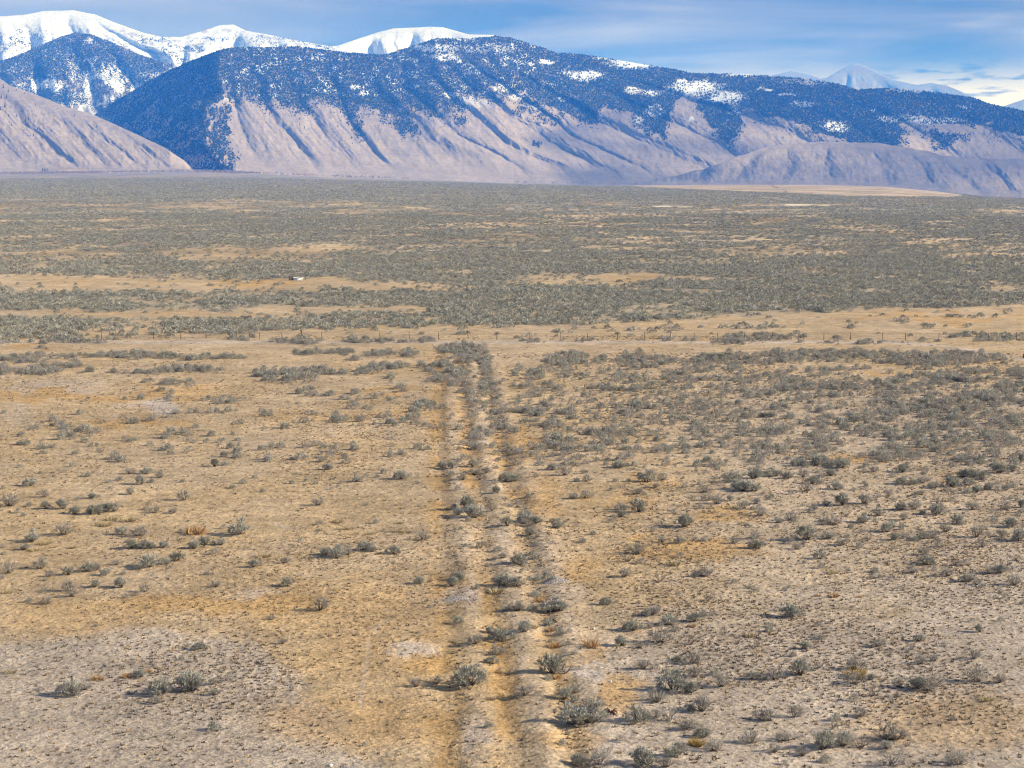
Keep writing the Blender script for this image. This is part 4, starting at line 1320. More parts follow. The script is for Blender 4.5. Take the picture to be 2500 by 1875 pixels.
EL = """55,878,60,7,.9 70,868,45,5,.5 165,872,40,6,1 215,872,15,5,.8 265,869,30,5,.9 345,870,105,6,1 475,875,22,5,.9 550,872,45,5,1 105,850,12,4,.8
12,902,14,14,1 90,906,65,8,1 105,895,15,6,.8 138,900,18,10,1 180,892,14,7,1 215,908,18,5,.7 290,910,16,4,.8 335,910,15,4,.8 375,910,20,5,.8 440,903,60,7,1 500,905,40,7,.9
350,932,8,4,.8 372,931,8,4,.7 425,937,35,6,.9 458,935,12,9,1 480,954,8,4,.9 400,958,20,8,.5 353,972,14,5,.8 418,976,14,6,1 205,978,12,4,.6 250,977,5,3,1 503,977,14,6,1 545,977,26,8,1
585,978,25,6,.7 470,990,7,5,.8 530,1005,35,6,1 470,1005,10,5,.8 585,1003,14,5,.8 410,1017,10,3,.8 428,1012,7,5,.8 320,1032,16,6,.9 368,1025,12,5,.8 195,1013,8,4,.8 95,1035,16,6,1
130,1022,20,6,1 125,1040,25,7,.7 165,1042,22,11,1 160,1067,22,8,1 203,1048,15,8,1 222,1057,24,8,1 70,1047,14,5,.8 45,1063,12,5,.7 95,1077,12,4,.8 20,1086,10,4,.7 125,1090,15,5,.8
100,1097,12,4,.8 183,1081,10,4,.8 225,1087,12,5,.8 243,1086,12,5,.9 310,1076,8,4,.7 325,1075,8,4,.7 430,1058,30,5,.9 445,1062,14,6,.9 475,1078,18,9,1 502,1077,8,5,.9 402,1073,12,5,.8
392,1080,18,4,.8 520,1062,20,5,.6 555,1063,14,6,.6 538,1085,8,5,.8 570,1105,26,10,1 585,1088,18,6,.8 393,1098,16,5,.9 425,1109,14,4,.9 475,1100,20,6,.8 285,1122,14,6,1 183,1108,10,4,.8
205,1118,18,4,.8 160,1120,10,5,.7 345,1116,12,4,.8 738,864,17,4,.9 780,862,16,5,1 815,861,14,5,1 848,860,24,6,1 925,864,45,6,1 1000,863,22,6,1 862,879,11,4,1 640,912,25,9,1 690,912,45,9,1
760,910,40,9,1 800,909,14,7,1 700,930,55,8,1 745,925,30,8,1 840,910,14,6,1 885,908,18,7,1 930,897,35,9,1 980,893,25,6,1 940,906,12,5,.8 1045,905,10,7,1 1035,895,12,5,.9 1075,892,30,7,1
1055,908,10,6,.8 950,922,10,5,.9 938,935,14,4,.9 975,953,22,6,1 745,960,26,10,1 780,965,14,5,1 805,965,8,4,.9 880,963,22,7,1 870,978,35,7,.6 940,972,30,7,.6 1000,970,25,6,.5 725,985,18,4,.7
788,985,7,4,.8 850,996,25,6,.6 963,990,12,7,.7 895,997,10,5,.8 1035,993,28,8,1 1070,992,25,8,1 1010,1002,12,6,.8 650,1008,18,7,.9 710,1005,12,7,1 762,1009,13,7,.8 825,1023,24,9,1 870,1023,22,7,1
905,1020,20,6,1 940,1016,10,6,1 755,1030,14,6,.9 920,1035,25,7,.8 960,1032,22,9,.9 1005,1025,22,10,1 915,1042,12,6,.9 872,1038,10,5,.8 975,1043,10,5,.8 690,1045,16,4,.9 645,1043,12,5,.8
725,1047,15,5,.7 765,1050,12,4,.6 1047,1043,9,7,1 1080,1046,10,7,1 988,1065,6,5,1 960,1073,9,5,.7 1037,1071,9,6,.9 722,1088,15,6,1 770,1085,14,5,.8 787,1090,12,7,1 822,1089,9,5,.9
820,1074,12,4,.7 785,1073,14,5,.5 878,1093,16,5,.7 640,1098,14,5,.9 660,1091,8,4,.8 965,1093,14,6,1 975,1108,22,8,1 715,1119,22,6,1 748,1116,12,6,1 800,1115,26,12,1 852,1114,16,6,.8
775,1111,10,6,.9 655,1124,12,4,.8 1090,853,30,9,1 1130,852,40,14,1 1155,860,30,12,1 1145,878,35,10,1 1185,885,12,16,1 1190,905,14,16,1 1120,910,28,14,1 1075,925,30,12,1 1125,935,25,12,.9
1185,935,18,14,1 1190,952,18,8,.9 1140,955,25,10,.7 1150,975,25,10,.6 1188,978,13,6,1 1165,990,20,8,1 1205,1003,38,8,1 1155,1012,18,7,.8 1128,1025,10,6,1 1147,1020,8,6,1 1125,1045,10,6,.9
1143,1037,12,5,.8 1210,1041,12,8,1 1203,1057,9,6,.8 1165,1065,18,16,1 1155,1090,28,10,1 1230,1088,16,6,.9 1095,1016,12,7,.8 1385,880,60,17,1 1470,882,28,8,.9 1550,878,50,16,1 1620,882,40,12,.9
1680,885,30,8,.8 1730,880,40,12,1 1800,876,60,14,1 1860,876,50,14,1 1560,895,60,7,.9 1720,898,35,8,1 1790,898,30,6,.8 1300,920,25,14,.9 1370,917,16,8,.9 1420,920,25,8,.8 1530,918,35,10,1
1545,928,40,7,1 1650,925,20,8,.9 1690,930,20,8,.9 1740,927,35,8,.8 1490,953,12,6,1 1535,952,20,6,1 1565,950,22,8,1 1400,985,130,16,.6 1520,990,40,12,.9 1640,995,80,18,.8 1740,1005,60,14,.9
1300,1005,45,12,1 1370,1012,35,8,.9 1350,1038,25,12,1 1390,1050,12,6,1 1475,1060,40,14,1 1520,1055,40,12,1 1560,1040,35,14,.8 1370,1085,40,16,1 1310,1097,20,8,1 1460,1085,20,12,1 1340,1118,30,10,1
1460,1125,25,10,1 1610,1097,22,8,1 1640,1102,20,9,1 1690,1047,14,7,1 1740,1055,20,10,.7 1820,1055,35,14,1 1785,1095,20,9,1 2060,866,190,10,1 2000,872,120,12,1 2280,872,150,14,1 2250,885,100,10,1
2420,880,45,10,.9 1920,870,60,14,1 1920,950,35,12,1 2060,945,45,12,1 2180,942,35,12,1 2260,920,24,9,1 1990,965,20,12,.9 2370,968,25,14,.9 1895,1050,30,12,1 2000,1055,40,14,.9 2150,1055,50,14,.8
2300,1035,50,14,.8 2330,1060,60,14,.9 2430,1080,50,18,.9 2270,1020,20,8,.9 2450,1020,60,10,.8
20,833,30,4,.7 110,835,45,4,.9 195,836,18,4,.9 245,834,15,5,1 590,827,26,5,.8 690,834,25,4,.9 740,834,42,7,1 880,832,40,5,.9 935,833,20,4,.8 985,833,16,4,.8 1045,831,24,5,1 1130,815,10,3,.8
1310,833,35,4,1 1380,832,20,4,.7 1435,832,25,4,.9 1560,831,25,4,.7 1625,828,18,5,1 1680,831,18,4,.8 1770,836,35,6,1 1800,834,45,6,.9 1860,824,90,8,.9 1850,798,90,5,.9 1640,803,40,4,.8 1570,807,40,4,.5
1900,826,40,6,.9 2000,836,50,3,.5 2120,836,28,4,1 2200,836,12,2,.5 2290,834,6,4,1 2340,818,40,6,.9 2450,824,80,10,.9 2350,772,60,3,.9 2240,784,50,3,.8 2270,794,20,3,.9 2360,795,16,3,.9 2080,803,14,4,1 2270,770,40,3,.7
1290,820,12,3,.8 1370,810,14,3,.9 560,764,25,3,.7 680,755,30,3,.6 810,758,16,3,.9 20,778,70,3,.6 200,770,40,3,.5 95,698,18,3,.9 155,698,20,3,.8 220,688,22,3,.8 320,702,30,2.5,.8 30,703,25,2,.7 240,698,20,2,.5"""
EL = [tuple(float(q) for q in s.split(',')) for s in EL.split()]


def near_density(u, v):
    wu = u + 5 * (fbm(u * .05, v * .1, 2) - .5) * 2
    wv = v + 3 * (fbm(u * .06 + 9, v * .12, 2) - .5) * 2
    n = fbm(u * .02 + 2, v * .06, 3)
    fld = sstep(892, 905, v) * sstep(1150, 1135, v) * sstep(1225, 1260, u)
    d = fld * (.34 + .26 * sstep(1300, 2500, u)) * sstep(.25, .6, n)
    left = sstep(960, 1000, v) * sstep(1150, 1135, v) * sstep(1240, 1220, u)
    d = d + left * .035 * sstep(.45, .6, n)
    for cx, cy, rx, ry, a in EL:
        m = (np.abs(u - cx) < rx * 1.4) & (np.abs(v - cy) < ry * 1.6)
        if m.any():
            d[m] = np.maximum(d[m], a * (.85 if cx < 1240 and cy < 915 else .58) * ell(wu[m], wv[m], cx, cy + 1, rx, ry, .35))
    # small seedlings among the big shrubs nearer by
    qq, yy = (u - 1057) / FPX * (CH * FPX / np.maximum(v - HZ, 1)), 0
    d = np.maximum(d, (np.exp(-((qq - 7.4) / 1.0) ** 2) * .38 + np.exp(-((qq - 4.2) / 1.6) ** 2) * .10) * (v > 880) * (v < 1860))
    far_r = sstep(1130, 1150, v)
    d = d + far_r * (.015 + .26 * sstep(1350, 2300, u) * sstep(1480, 1180, v) + .035 * sstep(1400, 1600, u)) * sstep(.3, .6, n)
    return d


# near and middle flat, up to the fence and its surroundings
X, Y = sector(92, 352, .95)
Z = ground_z(X, Y)
U, V_ = project(X, Y, Z)
D = near_density(U, V_)
ok = rng.random(len(X)) < D
X, Y, Z, V_, D_ = X[ok], Y[ok], Z[ok], V_[ok], D[ok]
w = (.5 + 1.2 * rng.random(len(X)) ** 1.5) * np.where(V_ > 1140, .62, 1) * np.where(D_ > .5, 1.1, .92)
ix = rng.integers(0, 6, len(X))
pts = list(np.stack([X, Y, Z], -1)); scl = list(np.stack([w, w, w * rng.uniform(.75, 1.05, len(X))], -1)); ix = list(ix)
for p in rest_sage:
    x, y, z = ground_hit(p[0], p[1])
    wm = p[2] * math.hypot(x, y) / FPX * 1.1
    pts.append((x, y + wm * .25, z)); scl.append((wm, wm, wm * .9)); ix.append(random.randrange(3) + (3 if p[3] == 'g' else 0))
scatter("sagebrush_patches", np.array(pts), rng.uniform(0, 6.28, len(pts)), np.array(scl), ix, LIGHT,
        "patches of low grey sagebrush across the flat this side of the fence", "shrubs")
# grey fence-line shrubs already above; sage country beyond
Pn = []; Sn = []; In = []
for r0, r1, cell, wlo, whi in ((352, 700, 1.25, .9, 1.9), (700, 1250, 1.9, 1.3, 2.7), (1250, 2600, 3.3, 2.0, 4.4), (2600, 4600, 5.4, 3.2, 7.0)):
    X, Y = sector(r0, r1, cell)
    Z = ground_z(X, Y)
    U, V_ = project(X, Y, Z)
    D = far_density(U, V_)
    D = D * np.where(fbm(X * .07 + 40, Y * .035, 3) < .40, .25, 1.0)
    if r0 < 600:
        D = np.maximum(D, near_density(U, V_) * (V_ > 770))
    D = np.maximum(D, .02) * (1 - field_mask(U, V_))
    for cx, cy, rx, ry in ((1617, 505, 28, 3), (1672, 505, 26, 3), (1950, 501, 40, 3.5), (2010, 502, 16, 2.5)):
        D = D * (1 - ell(U, V_, cx, cy, rx, ry, .2))
    ok = rng.random(len(X)) < D * (.86 if r0 < 1000 else .72)
    X, Y, Z = X[ok], Y[ok], Z[ok]
    w = rng.uniform(wlo, whi, len(X))
    Pn.append(np.stack([X, Y, Z], -1)); Sn.append(np.stack([w, w, w * (.78 if r0 < 600 else .5 if r0 < 1000 else .38 if r0 < 2000 else .25)], -1))
    In.append(rng.integers(0, 4, len(X)) if r0 < 1200 else rng.integers(4, 7, len(X)))
Pn = np.concatenate(Pn); Sn = np.concatenate(Sn); In = np.concatenate(In)
scatter("sagebrush_steppe", Pn, rng.uniform(0, 6.28, len(Pn)), Sn, In, FARM + VFAR,
        "wide grey-green sagebrush steppe stretching from the fence to the mountains", "shrubs")


# low tufts of dry grass over the dirt
def tuft_mesh(seed, n=9):
    rr = np.random.default_rng(seed)
    a = rr.uniform(0, 6.283, n); r_ = rr.uniform(0, .4, n)
    pos = np.stack([r_ * np.cos(a), r_ * np.sin(a), 0 * a - .05], -1)
    dirs = norm(np.stack([np.cos(a) * .6, np.sin(a) * .6, 0 * a + .7], -1) + rr.normal(size=(n, 3)) * .2)
    V, F = blades(pos, dirs, rr.uniform(.4, .8, n), rr.uniform(.22, .42, n), rr)
    return mesh_np("tuft_shape", V, F, [M_TUFT])


def tuft_mesh_straw(seed):
    m_ = tuft_mesh(seed, 8)
    m_.materials.clear(); m_.materials.append(M_STRAW2)
    return m_


M_STRAW2 = foliage_mat("dry_grass", (0.36, 0.255, 0.14), (0.44, 0.32, 0.19), (0.33, 0.23, 0.13))
TU = [tuft_mesh(600 + i) for i in range(4)] + [tuft_mesh_straw(620 + i) for i in range(3)]
Pn = []; Sn = []; In = []
for r0, r1, cell, k in ((94, 170, .40, 1.0), (170, 260, .55, 1.15), (260, 360, .85, 1.5)):
    X, Y = sector(r0, r1, cell, .256)
    U, V_ = project(X, Y, ground_z(X, Y))
    n = fbm(X * .25, Y * .25, 3)
    grey = np.maximum(sstep(-20, 30, V_ - (1545 + np.where(U > 640, (U - 640) * 1.1, 0))) * sstep(1050, 850, U), sstep(1400, 1520, U) * sstep(1130, 1400, V_) * .9)
    mid = .62 * sstep(1560, 1400, V_) * (.6 + .4 * sstep(1300, 1500, U))
    q = X + 0.0385 * Y
    d = np.maximum(grey * .8, np.maximum(mid * .85, .34)) * sstep(.2, .52, n + .06) * (.35 + .9 * sstep(.35, .6, fbm(X * .06 + 8, Y * .04, 3)))
    wq = q + .8 * (fbm(X * .5, Y * .2, 3) - .5)
    tr_ = np.exp(-((wq - 1.3) / .5) ** 2) + np.exp(-((wq - 4.5) / .5) ** 2) + np.exp(-((wq - 7.4) / .8) ** 2)
    d = np.maximum(d, .8 * np.clip(tr_, 0, 1) * sstep(.3, .55, fbm(X * .3, Y * .12, 3)))
    d = d * (1 - .5 * (np.abs(q - 5.5) < 1.0)) * (1 - .9 * (V_ < 862) * (V_ > 830))
    ok = rng.random(len(X)) < d
    X, Y, g = X[ok], Y[ok], np.maximum(grey, np.clip(tr_, 0, 1))[ok]
    s = rng.uniform(.13, .30, len(X)) * k
    Pn.append(np.stack([X, Y, ground_z(X, Y)], -1)); Sn.append(np.stack([s, s, s * .85], -1))
    In.append(np.where(rng.random(len(X)) < .30 + .35 * g, rng.integers(0, 4, len(X)), rng.integers(4, 7, len(X))))
Pn = np.concatenate(Pn); Sn = np.concatenate(Sn); In = np.concatenate(In)
scatter("ground_tufts", Pn, rng.uniform(0, 6.28, len(Pn)), Sn, In, TU, "tiny dry tufts speckling the pale dirt and tan grass flat", "grass")

# ------------------------------------------------------------------ bare cottonwoods along the foot of the hills
def bare_tree(seed):
    rr = np.random.default_rng(seed)
    n = 40
    d = norm(rr.normal(size=(n, 3)) * np.array([1, 1, .6]) + np.array([0, 0, .5]))
    pos = d * rr.uniform(.1, .35, n)[:, None] * np.array([1, 1, 1.2]) + np.array([0, 0, .45])
    V, F = blades(pos, norm(d + np.array([0, 0, .5])), rr.uniform(.15, .3, n), rr.uniform(.05, .10, n), rr)
    tv, tf = tube([(0, 0, -.05), (0, 0, .5)], [.04, .02], 3)
    tf3 = np.concatenate([tf[:, :3], tf[:, [0, 2, 3]]])
    V = np.concatenate([V, tv]); F = np.concatenate([F, tf3 + len(V) - len(tv)])
    return mesh_np("bare_tree_shape", V, F, [M_BARE])


BT = [bare_tree(700 + i) for i in range(3)]
pts = []; sc_ = []
rr_ = np.random.default_rng(77)
for (u0, u1, va, vb, n) in ((0, 250, 427, 431, 240), (60, 640, 424, 428, 420), (480, 600, 419, 425, 140), (560, 1000, 430, 434, 110), (1250, 1500, 446, 452, 40)):
    for i in range(n):
        u = rr_.uniform(u0, u1); f = (u - u0) / (u1 - u0)
        v = float(v_base(u)) + rr_.uniform(.5, 5)
        rho = float(r_base(u)) - 400 - rr_.uniform(0, 700)
        az = math.atan2(*[float(q) for q in ray(u, 430)[:2]])
        x, y = rho * math.sin(az), rho * math.cos(az)
        pts.append((x, y, float(ground_z(x, y)))); h = rr_.uniform(7, 13); sc_.append((h, h, h))
for i in range(90):
    u = rr_.uniform(1800, 1850); v = rr_.uniform(356, 392)
    x, y, z = [float(q[0]) for q in L3.xyz(np.array([u]), np.array([v]))]
    pts.append((x, y, z)); h = rr_.uniform(7, 12); sc_.append((h, h, h))
scatter("cottonwood_grove", np.array(pts), rr_.uniform(0, 6.28, len(pts)), np.array(sc_), rr_.integers(0, 3, len(pts)), BT,
        "line of bare grey cottonwoods along the river at the foot of the hills", "trees")

# ------------------------------------------------------------------ fence
M_WOOD = foliage_mat("weathered_wood", (0.11, 0.075, 0.05), (0.17, 0.125, 0.09), (0.09, 0.06, 0.045))
M_WIRE, _t, _b = new_mat("rusty_wire"); _b.inputs['Base Color'].default_value = (.12, .09, .075, 1); _b.inputs['Metallic'].default_value = .4
M_WHITE, _t, _b = new_mat("white_tank_paint")
_g = N(_t, 'ShaderNodeNewGeometry')
_t.links.new(mixc(_t, mrange(_t, noise_n(_t, _g.outputs['Position'], 2.5, 4), .35, .7), (.80, .79, .74, 1), (.62, .58, .50, 1)), _b.inputs['Base Color'])
_b.inputs['Roughness'].default_value = .5
M_WATER, _t, _b = new_mat("tank_water"); _b.inputs['Base Color'].default_value = (.03, .05, .06, 1); _b.inputs['Roughness'].default_value = .05
M_BLUE, _t, _b = new_mat("blue_plastic"); _b.inputs['Base Color'].default_value = (.035, .085, .22, 1); _b.inputs['Roughness'].default_value = .45
M_BARK, _t, _b = new_mat("feather_brown"); _b.inputs['Base Color'].default_value = (.035, .02, .015, 1)
M_ROOT = foliage_mat("red_brown_root", (0.10, 0.045, 0.035), (0.14, 0.06, 0.045), (0.06, 0.03, 0.025))
M_STONE, _t, _b = new_mat("pale_gravel")
_g = N(_t, 'ShaderNodeNewGeometry')
_v = N(_t, 'ShaderNodeTexVoronoi'); _v.inputs['Scale'].default_value = 9.0
_t.links.new(_g.outputs['Position'], _v.inputs['Vector'])
_t.links.new(mixc(_t, mrange(_t, noise_n(_t, _g.outputs['Position'], 6, 5), .3, .7), (.28, .235, .20, 1), (.46, .40, .345, 1)), _b.inputs['Base Color'])
_bp = N(_t, 'ShaderNodeBump'); _bp.inputs['Distance'].default_value = .12; _bp.inputs['Strength'].default_value = .9
_t.links.new(_v.outputs['Distance'], _bp.inputs['Height']); _t.links.new(_bp.outputs[0], _b.inputs['Normal'])

FX = [50, 113, 180, 248, 310, 375, 440, 503, 577, 634, 691, 784, 860, 927, 999, 1070, 1143, 1213, 1293, 1369, 1435, 1507, 1574, 1637, 1695, 1752, 1817, 1886, 1949, 2011,
      2076, 2155, 2211, 2292, 2413, 2482]
fpts = []
for u in FX:
    v = 828.5 + (1.5 if u > 1200 else 0)
    fpts.append(ground_hit(u, v))
fence = bpy.data.objects.new("wire_fence", None)
COL.objects.link(fence)
fence.location = fpts[0]
tag(fence, "long wire fence on thin wooden posts crossing the flat", "fence")
F0 = np.array(fpts[0])
pm = []
for i in range(4):
    rr = random.Random(i)
    v_, f_ = tube([(0, 0, -.3), (.01 * i, 0, .5), (.02 * (i - 1.5), 0.01, 1.22 + .05 * i)], [.062, .058, .05], 6)
    cap = np.array([[12, 13, 14, 15], [12, 15, 16, 17]])
    pm.append(mesh_np("post_shape", v_, [f_, cap], [M_WOOD]))
for i, (u, p) in enumerate(zip(FX, fpts)):
    o = add_obj("post", pm[i % 4], fence, loc=tuple(np.array(p) - F0), rotz=random.uniform(-.5, .5))
    o.rotation_euler = (random.uniform(-.03, .03), random.uniform(-.05, .05), 0)
    if u == 691:
        o.rotation_euler = (0, -.26, 0); o['label'] = "post leaning to the left"
for k, h in enumerate((.35, .62, .88, 1.12)):
    path = []
    for a, b in zip(fpts[:-1], fpts[1:]):
        a = np.array(a); b = np.array(b)
        for s in (0, .5):
            p = a * (1 - s) + b * s - F0
            path.append((p[0], p[1], p[2] + h - (.03 if s else 0)))
    p = np.array(fpts[-1]) - F0; path.append((p[0], p[1], p[2] + h))
    v_, f_ = tube(path, [.009] * len(path), 3)
    add_obj("wire", mesh_np("wire_shape", v_, f_, [M_WIRE]), fence)

# braced post with guy poles, and the bird on it
bx, by, bz = ground_hit(735, 829.5)
bo = bpy.data.objects.new("braced_post", None); COL.objects.link(bo); bo.location = (bx, by + .25, bz)
tag(bo, "post braced by two sloping poles above the shrubs on the fence line", "post")
v_, f_ = tube([(0, 0, -.3), (0, 0, .8), (0, 0, 1.34)], [.08, .075, .065], 8)
add_obj("post", mesh_np("brace_upright", v_, [f_, np.array([[16, 17, 18, 19, 20, 21, 22, 23]])], [M_WOOD]), bo)
for s, L_ in ((-1, 1.55), (1, 3.6)):
    v_, f_ = tube([(s * .05, -.06, 1.22), (s * L_ * .5, -.1, .72), (s * L_, -.12, -.02)], [.03, .034, .036], 5)
    add_obj("brace_pole", mesh_np("brace_pole_shape", v_, f_, [M_WOOD]), bo)


def blob(prof_, sides=10):
    """closed body of revolution through (x,y,z,r) rings"""
    V = []; F = []; T = []
    for (x, y, z, r) in prof_:
        for k in range(sides):
            a = 2 * math.pi * k / sides
            V.append((x + r * math.cos(a), y + r * math.sin(a), z))
    n = len(prof_)
    for i in range(n - 1):
        for k in range(sides):
            k2 = (k + 1) % sides
            F.append((i * sides + k, i * sides + k2, (i + 1) * sides + k2, (i + 1) * sides + k))
    V.append(prof_[0][:3]); V.append(prof_[-1][:3])
    for k in range(sides):
        k2 = (k + 1) % sides
        T.append((k2, k, len(V) - 2)); T.append(((n - 1) * sides + k, (n - 1) * sides + k2, len(V) - 1))
    return np.array(V), [np.array(F), np.array(T)]


bird = bpy.data.objects.new("perched_bird", None); COL.objects.link(bird); bird.location = (bx, by + .25, bz + 1.33)
tag(bird, "dark brown bird perched on top of the braced fence post", "bird")
v_, f_ = blob([(0, 0, 0, .02), (.02, 0, .05, .09), (.01, 0, .14, .125), (-.01, 0, .23, .11), (-.03, 0, .30, .075), (-.035, 0, .35, .065), (-.04, 0, .40, .05), (-.04, 0, .43, .02)])
add_obj("body", mesh_np("bird_body", v_, f_, [M_BARK], smooth=True), bird)
v_, f_ = tube([(-.08, 0, .37), (-.12, 0, .355)], [.018, .004], 4)
add_obj("beak", mesh_np("bird_beak", v_, f_, [M_WIRE]), bird)
v_, f_ = tube([(.05, 0, .08), (.12, 0, -.02), (.15, 0, -.1)], [.05, .045, .03], 5)
add_obj("tail", mesh_np("bird_tail", v_, f_, [M_BARK]), bird)

# stock tank far out in the sage
tx, ty, tz = ground_hit(728, 684)
tank = bpy.data.objects.new("stock_tank", None); COL.objects.link(tank); tank.location = (tx, ty, tz)
tag(tank, "round white stock tank standing on the bare orange flat", "water tank")
def ring_wall(r_, h, t_, n=32):
    V = []; F = []
    for k in range(n):
        a = 2 * math.pi * k / n
        c_, s_ = math.cos(a), math.sin(a)
        V += [(r_ * c_, r_ * s_, -.1), (r_ * c_, r_ * s_, h), ((r_ - t_) * c_, (r_ - t_) * s_, h), ((r_ - t_) * c_, (r_ - t_) * s_, .1)]
    for k in range(n):
        b, b2 = 4 * k, 4 * ((k + 1) % n)
        for j in range(3):
            F.append((b + j, b2 + j, b2 + j + 1, b + j + 1))
    return np.array(V), np.array(F)
v_, f_ = ring_wall(1.3, .62, .05)
add_obj("wall", mesh_np("tank_wall", v_, f_, [M_WHITE]), tank)
v_, f_ = ring_wall(1.34, .66, .1); v_[:, 2] = np.where(v_[:, 2] < .5, .58, v_[:, 2])
add_obj("rim", mesh_np("tank_rim", v_, f_, [M_WHITE]), tank)
a_ = np.linspace(0, 2 * math.pi, 33)[:-1]
add_obj("water", mesh_np("tank_water", np.stack([1.15 * np.cos(a_), 1.15 * np.sin(a_), 0 * a_ + .5], -1), np.arange(32)[None], [M_WATER]), tank)
fr = bpy.data.objects.new("wooden_rack", None); COL.objects.link(fr); fr.location = (tx - 1.75, ty - .1, tz)
tag(fr, "low brown wooden rack beside the white stock tank", "rack")
for px, py in ((-.55, -.3), (-.1, -.3), (.35, -.3), (-.55, .4), (.35, .4)):
    v_, f_ = tube([(px, py, -.1), (px, py, .95 if px < -.3 else .75)], [.06, .05], 6)
    add_obj("post", mesh_np("rack_post", v_, f_, [M_WOOD]), fr)
for z_ in (.3, .62):
    for py in (-.3, .4):
        v_, f_ = tube([(-.7, py - .07, z_), (.5, py - .07, z_ - .02)], [.07, .07], 4)
        add_obj("rail", mesh_np("rack_rail", v_, f_, [M_WOOD]), fr)

# blue barrel on the right edge
x_, y_, z_ = ground_hit(2502, 874)
br_ = bpy.data.objects.new("blue_barrel", None); COL.objects.link(br_); br_.location = (x_, y_, z_)
tag(br_, "dark blue barrel beside the track at the far right edge", "barrel")
v_, f_ = blob([(0, 0, -.05, .24), (0, 0, .03, .27), (0, 0, .2, .275), (0, 0, .21, .29), (0, 0, .24, .29), (0, 0, .25, .275), (0, 0, .42, .275), (0, 0, .43, .29), (0, 0, .46, .29), (0, 0, .47, .275), (0, 0, .62, .26), (0, 0, .64, .24)], 20)
add_obj("drum", mesh_np("barrel_drum", v_, f_, [M_BLUE], smooth=True), br_)
v_, f_ = blob([(.1, 0, .63, .05), (.1, 0, .67, .05)], 10)
add_obj("bung", mesh_np("barrel_bung", v_, f_, [M_BLUE]), br_)

# twisted root
x_, y_, z_ = ground_hit(1491, 1746)
rt = bpy.data.objects.new("twisted_root", None); COL.objects.link(rt); rt.location = (x_, y_, z_)
tag(rt, "twisted red-brown dead root lying between two sagebrush near the bottom", "root")
rr = np.random.default_rng(5)
for nm, n_ in (("main_root", 5), ("side_roots", 9)):
    ps = []
    for i in range(n_):
        a = rr.uniform(0, 6.28); L_ = rr.uniform(.25, .5) * (1 if n_ == 5 else .7)
        p1 = np.array([math.cos(a) * L_ * .4, math.sin(a) * L_ * .4, rr.uniform(.15, .38)]); p2 = np.array([math.cos(a + .4) * L_, math.sin(a + .4) * L_, rr.uniform(-.03, .25)])
        r0_ = .06 if n_ == 5 else .035
        ps.append(tube([(0, 0, .12), p1, p2], [r0_, r0_ * .8, r0_ * .3], 6))
    v_, f_ = join(ps)
    add_obj(nm, mesh_np(nm + "_shape", v_, f_, [M_ROOT]), rt)


# stones and gravel heaps
def stone_mesh(seed, flat=.6):
    rr = np.random.default_rng(seed)
    import bmesh
    bm = bmesh.new(); bmesh.ops.create_icosphere(bm, subdivisions=2, radius=1)
    for v in bm.verts:
        k = .75 + .45 * rr.random()
        v.co = Vector((v.co.x * k, v.co.y * k, v.co.z * k * flat))
    me = bpy.data.meshes.new("stone_shape"); bm.to_mesh(me); bm.free(); me.materials.append(M_STONE2)
    return me


M_STONE2, _t, _b = new_mat("white_stone"); _b.inputs['Base Color'].default_value = (.62, .58, .53, 1)
ST = [stone_mesh(i) for i in range(4)]
STL = [(1450, 1535, 7, "white block of stone on the gravel right of the trenches"), (1713, 1818, 11, "pale flat stone beside the yellow rabbitbrush at the bottom"),
       (1393, 1525, 4, "small white stone on the gravel bank beside the right trench"), (1205, 1247, 4, "tiny white stone beyond the shrub on the middle bank"),
       (1110, 1703, 3, "tiny pale stone on the left bank near the bottom"), (1320, 1309, 4, "tiny white stone on the tan grass right of the trenches"),
       (376, 1670, 4, "tiny white stone behind the shrub pair at lower left"), (1490, 1665, 8, "flat pink-grey stone on orange grass right of the trenches"),
       (526, 1700, 4, "white stone at the foot of the small shrub lower left"), (990, 1497, 4, "tiny white stone on the tan flat left of the trenches"),
       (1066, 1497, 4, "tiny white stone in orange grass of the left trench"), (807, 1870, 12, "rounded tan stone beside the gravel heap at the bottom edge"), (1163, 1352, 4, "tiny white stone in the middle trench beyond the shrubs")]
for i, (u, v, w_, lab) in enumerate(STL):
    x_, y_, z_ = ground_hit(u, v)
    s = w_ * math.hypot(x_, y_) / FPX * .55
    o = add_obj("stone", ST[i % 4], loc=(x_, y_, z_ + s * .25), rotz=i, scale=(s, s, s))
    tag(o, lab, "stone", "pale stones on the flat")


def heap(u, v, w_, h, seed, label):
    x_, y_, z_ = ground_hit(u, v)
    R_ = w_ * math.hypot(x_, y_) / FPX / 2
    n, m_ = 40, 14
    V = []
    for i in range(m_ + 1):
        for k in range(n):
            a = 2 * math.pi * k / n; r_ = R_ * i / m_ * (1 + .12 * math.sin(3 * a + seed))
            px, py = r_ * math.cos(a), r_ * math.sin(a) * 1.3
            q = math.cos(min(i / m_, 1) * math.pi / 2) ** 1.4
            zz = float(ground_z(x_ + px, y_ + py)) - z_ + h * q * (.85 + .3 * float(vnoise(np.array(px * 2.0 + seed), np.array(py * 2.0)))) - (.06 if i == m_ else 0)
            V.append((px, py, zz))
    F = [(i * n + k, i * n + (k + 1) % n, (i + 1) * n + (k + 1) % n, (i + 1) * n + k) for i in range(m_) for k in range(n)]
    o = add_obj("gravel_heap", mesh_np("heap_shape", np.array(V), np.array(F), [M_STONE], smooth=True), loc=(x_, y_, z_))
    tag(o, label, "gravel heap", "pale gravel heaps")


heap(862, 1892, 118, .22, 1, "pale grey gravel heap cut off by the bottom edge")
heap(1113, 1462, 62, .12, 2, "grey gravel heap on the bank between left and middle trenches")
heap(1357, 1416, 70, .12, 3, "pinkish gravel heap at the right trench end")

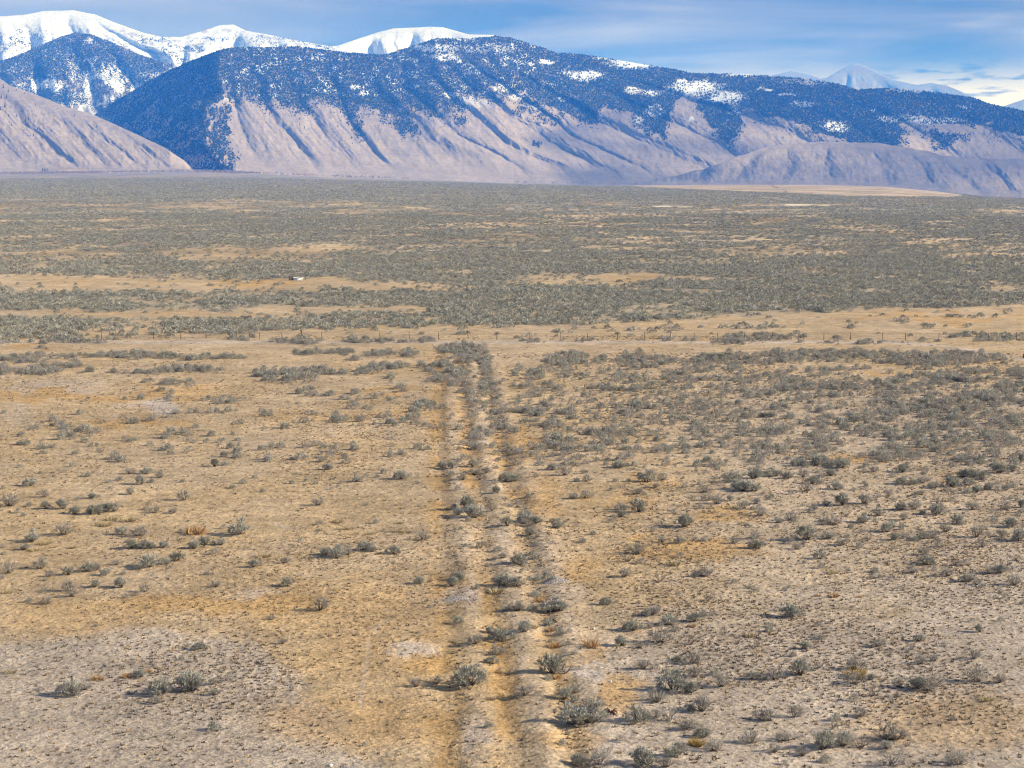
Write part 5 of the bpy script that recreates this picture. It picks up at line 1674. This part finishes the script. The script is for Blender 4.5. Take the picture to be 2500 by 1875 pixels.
# ------------------------------------------------------------------ unseen cloudbank, added to shade the right-hand end of the range
mc = bpy.data.materials.new("shade_cloud_vapour"); mc.use_nodes = True
t = mc.node_tree; t.nodes.clear()
out = N(t, 'ShaderNodeOutputMaterial'); df = N(t, 'ShaderNodeBsdfDiffuse'); df.inputs[0].default_value = (.85, .87, .9, 1)
tl = N(t, 'ShaderNodeBsdfTranslucent'); tl.inputs[0].default_value = (.85, .87, .9, 1)
m1 = N(t, 'ShaderNodeMixShader'); m1.inputs[0].default_value = .5
tp = N(t, 'ShaderNodeBsdfTransparent'); m2 = N(t, 'ShaderNodeMixShader')
g_ = N(t, 'ShaderNodeNewGeometry')
t.links.new(df.outputs[0], m1.inputs[1]); t.links.new(tl.outputs[0], m1.inputs[2])
t.links.new(mrange(t, noise_n(t, g_.outputs['Position'], .0011, 5, .6), .36, .6, .0, .42), m2.inputs[0])
t.links.new(tp.outputs[0], m2.inputs[1]); t.links.new(m1.outputs[0], m2.inputs[2]); t.links.new(m2.outputs[0], out.inputs[0])
import bmesh
bm = bmesh.new(); bmesh.ops.create_icosphere(bm, subdivisions=5, radius=1)
cc = np.array([tuple(v.co) for v in bm.verts])
kk = .7 + .6 * fbm(cc[:, 0] * 2.2 + 5, cc[:, 1] * 2.2 + cc[:, 2] * 1.7 + 5, 4)
for v, k in zip(bm.verts, kk):
    v.co = Vector((v.co.x * 2400 * k, v.co.y * 3000 * k, v.co.z * 260 * k * (1.0 if v.co.z > 0 else .45)))
cme = bpy.data.meshes.new("shade_cloud"); bm.to_mesh(cme); bm.free(); cme.materials.append(mc)
for p_ in cme.polygons: p_.use_smooth = True
tag(add_obj("shade_cloud", cme, loc=(9100, 9500, 3100)), "unseen cloudbank added to shade the right end of the mountain range", "shade_cloud", kind='structure')

# ------------------------------------------------------------------ haze
hz = bpy.data.meshes.new("haze")
x0, x1, y0, y1, z0, z1 = -15000, 15000, -400, 26000, -700, 1330
Vh = [(x, y, z) for x in (x0, x1) for y in (y0, y1) for z in (z0, z1)]
hz.from_pydata(Vh, [], [(0, 1, 3, 2), (4, 6, 7, 5), (0, 4, 5, 1), (2, 3, 7, 6), (0, 2, 6, 4), (1, 5, 7, 3)])
mh = bpy.data.materials.new("blue_air"); mh.use_nodes = True
t = mh.node_tree; t.nodes.clear()
out = N(t, 'ShaderNodeOutputMaterial'); pv = N(t, 'ShaderNodeVolumePrincipled')
pv.inputs['Color'].default_value = (0.032, 0.22, 0.94, 1)
pv.inputs['Absorption Color'].default_value = (1, 1, 1, 1)
pv.inputs['Density'].default_value = 6.8e-5
pv.inputs['Anisotropy'].default_value = 0.0
t.links.new(pv.outputs[0], out.inputs['Volume'])
hz.materials.append(mh)
ho = add_obj("haze", hz)
tag(ho, "blue haze in the air over the plain and mountains", "haze", kind='stuff')
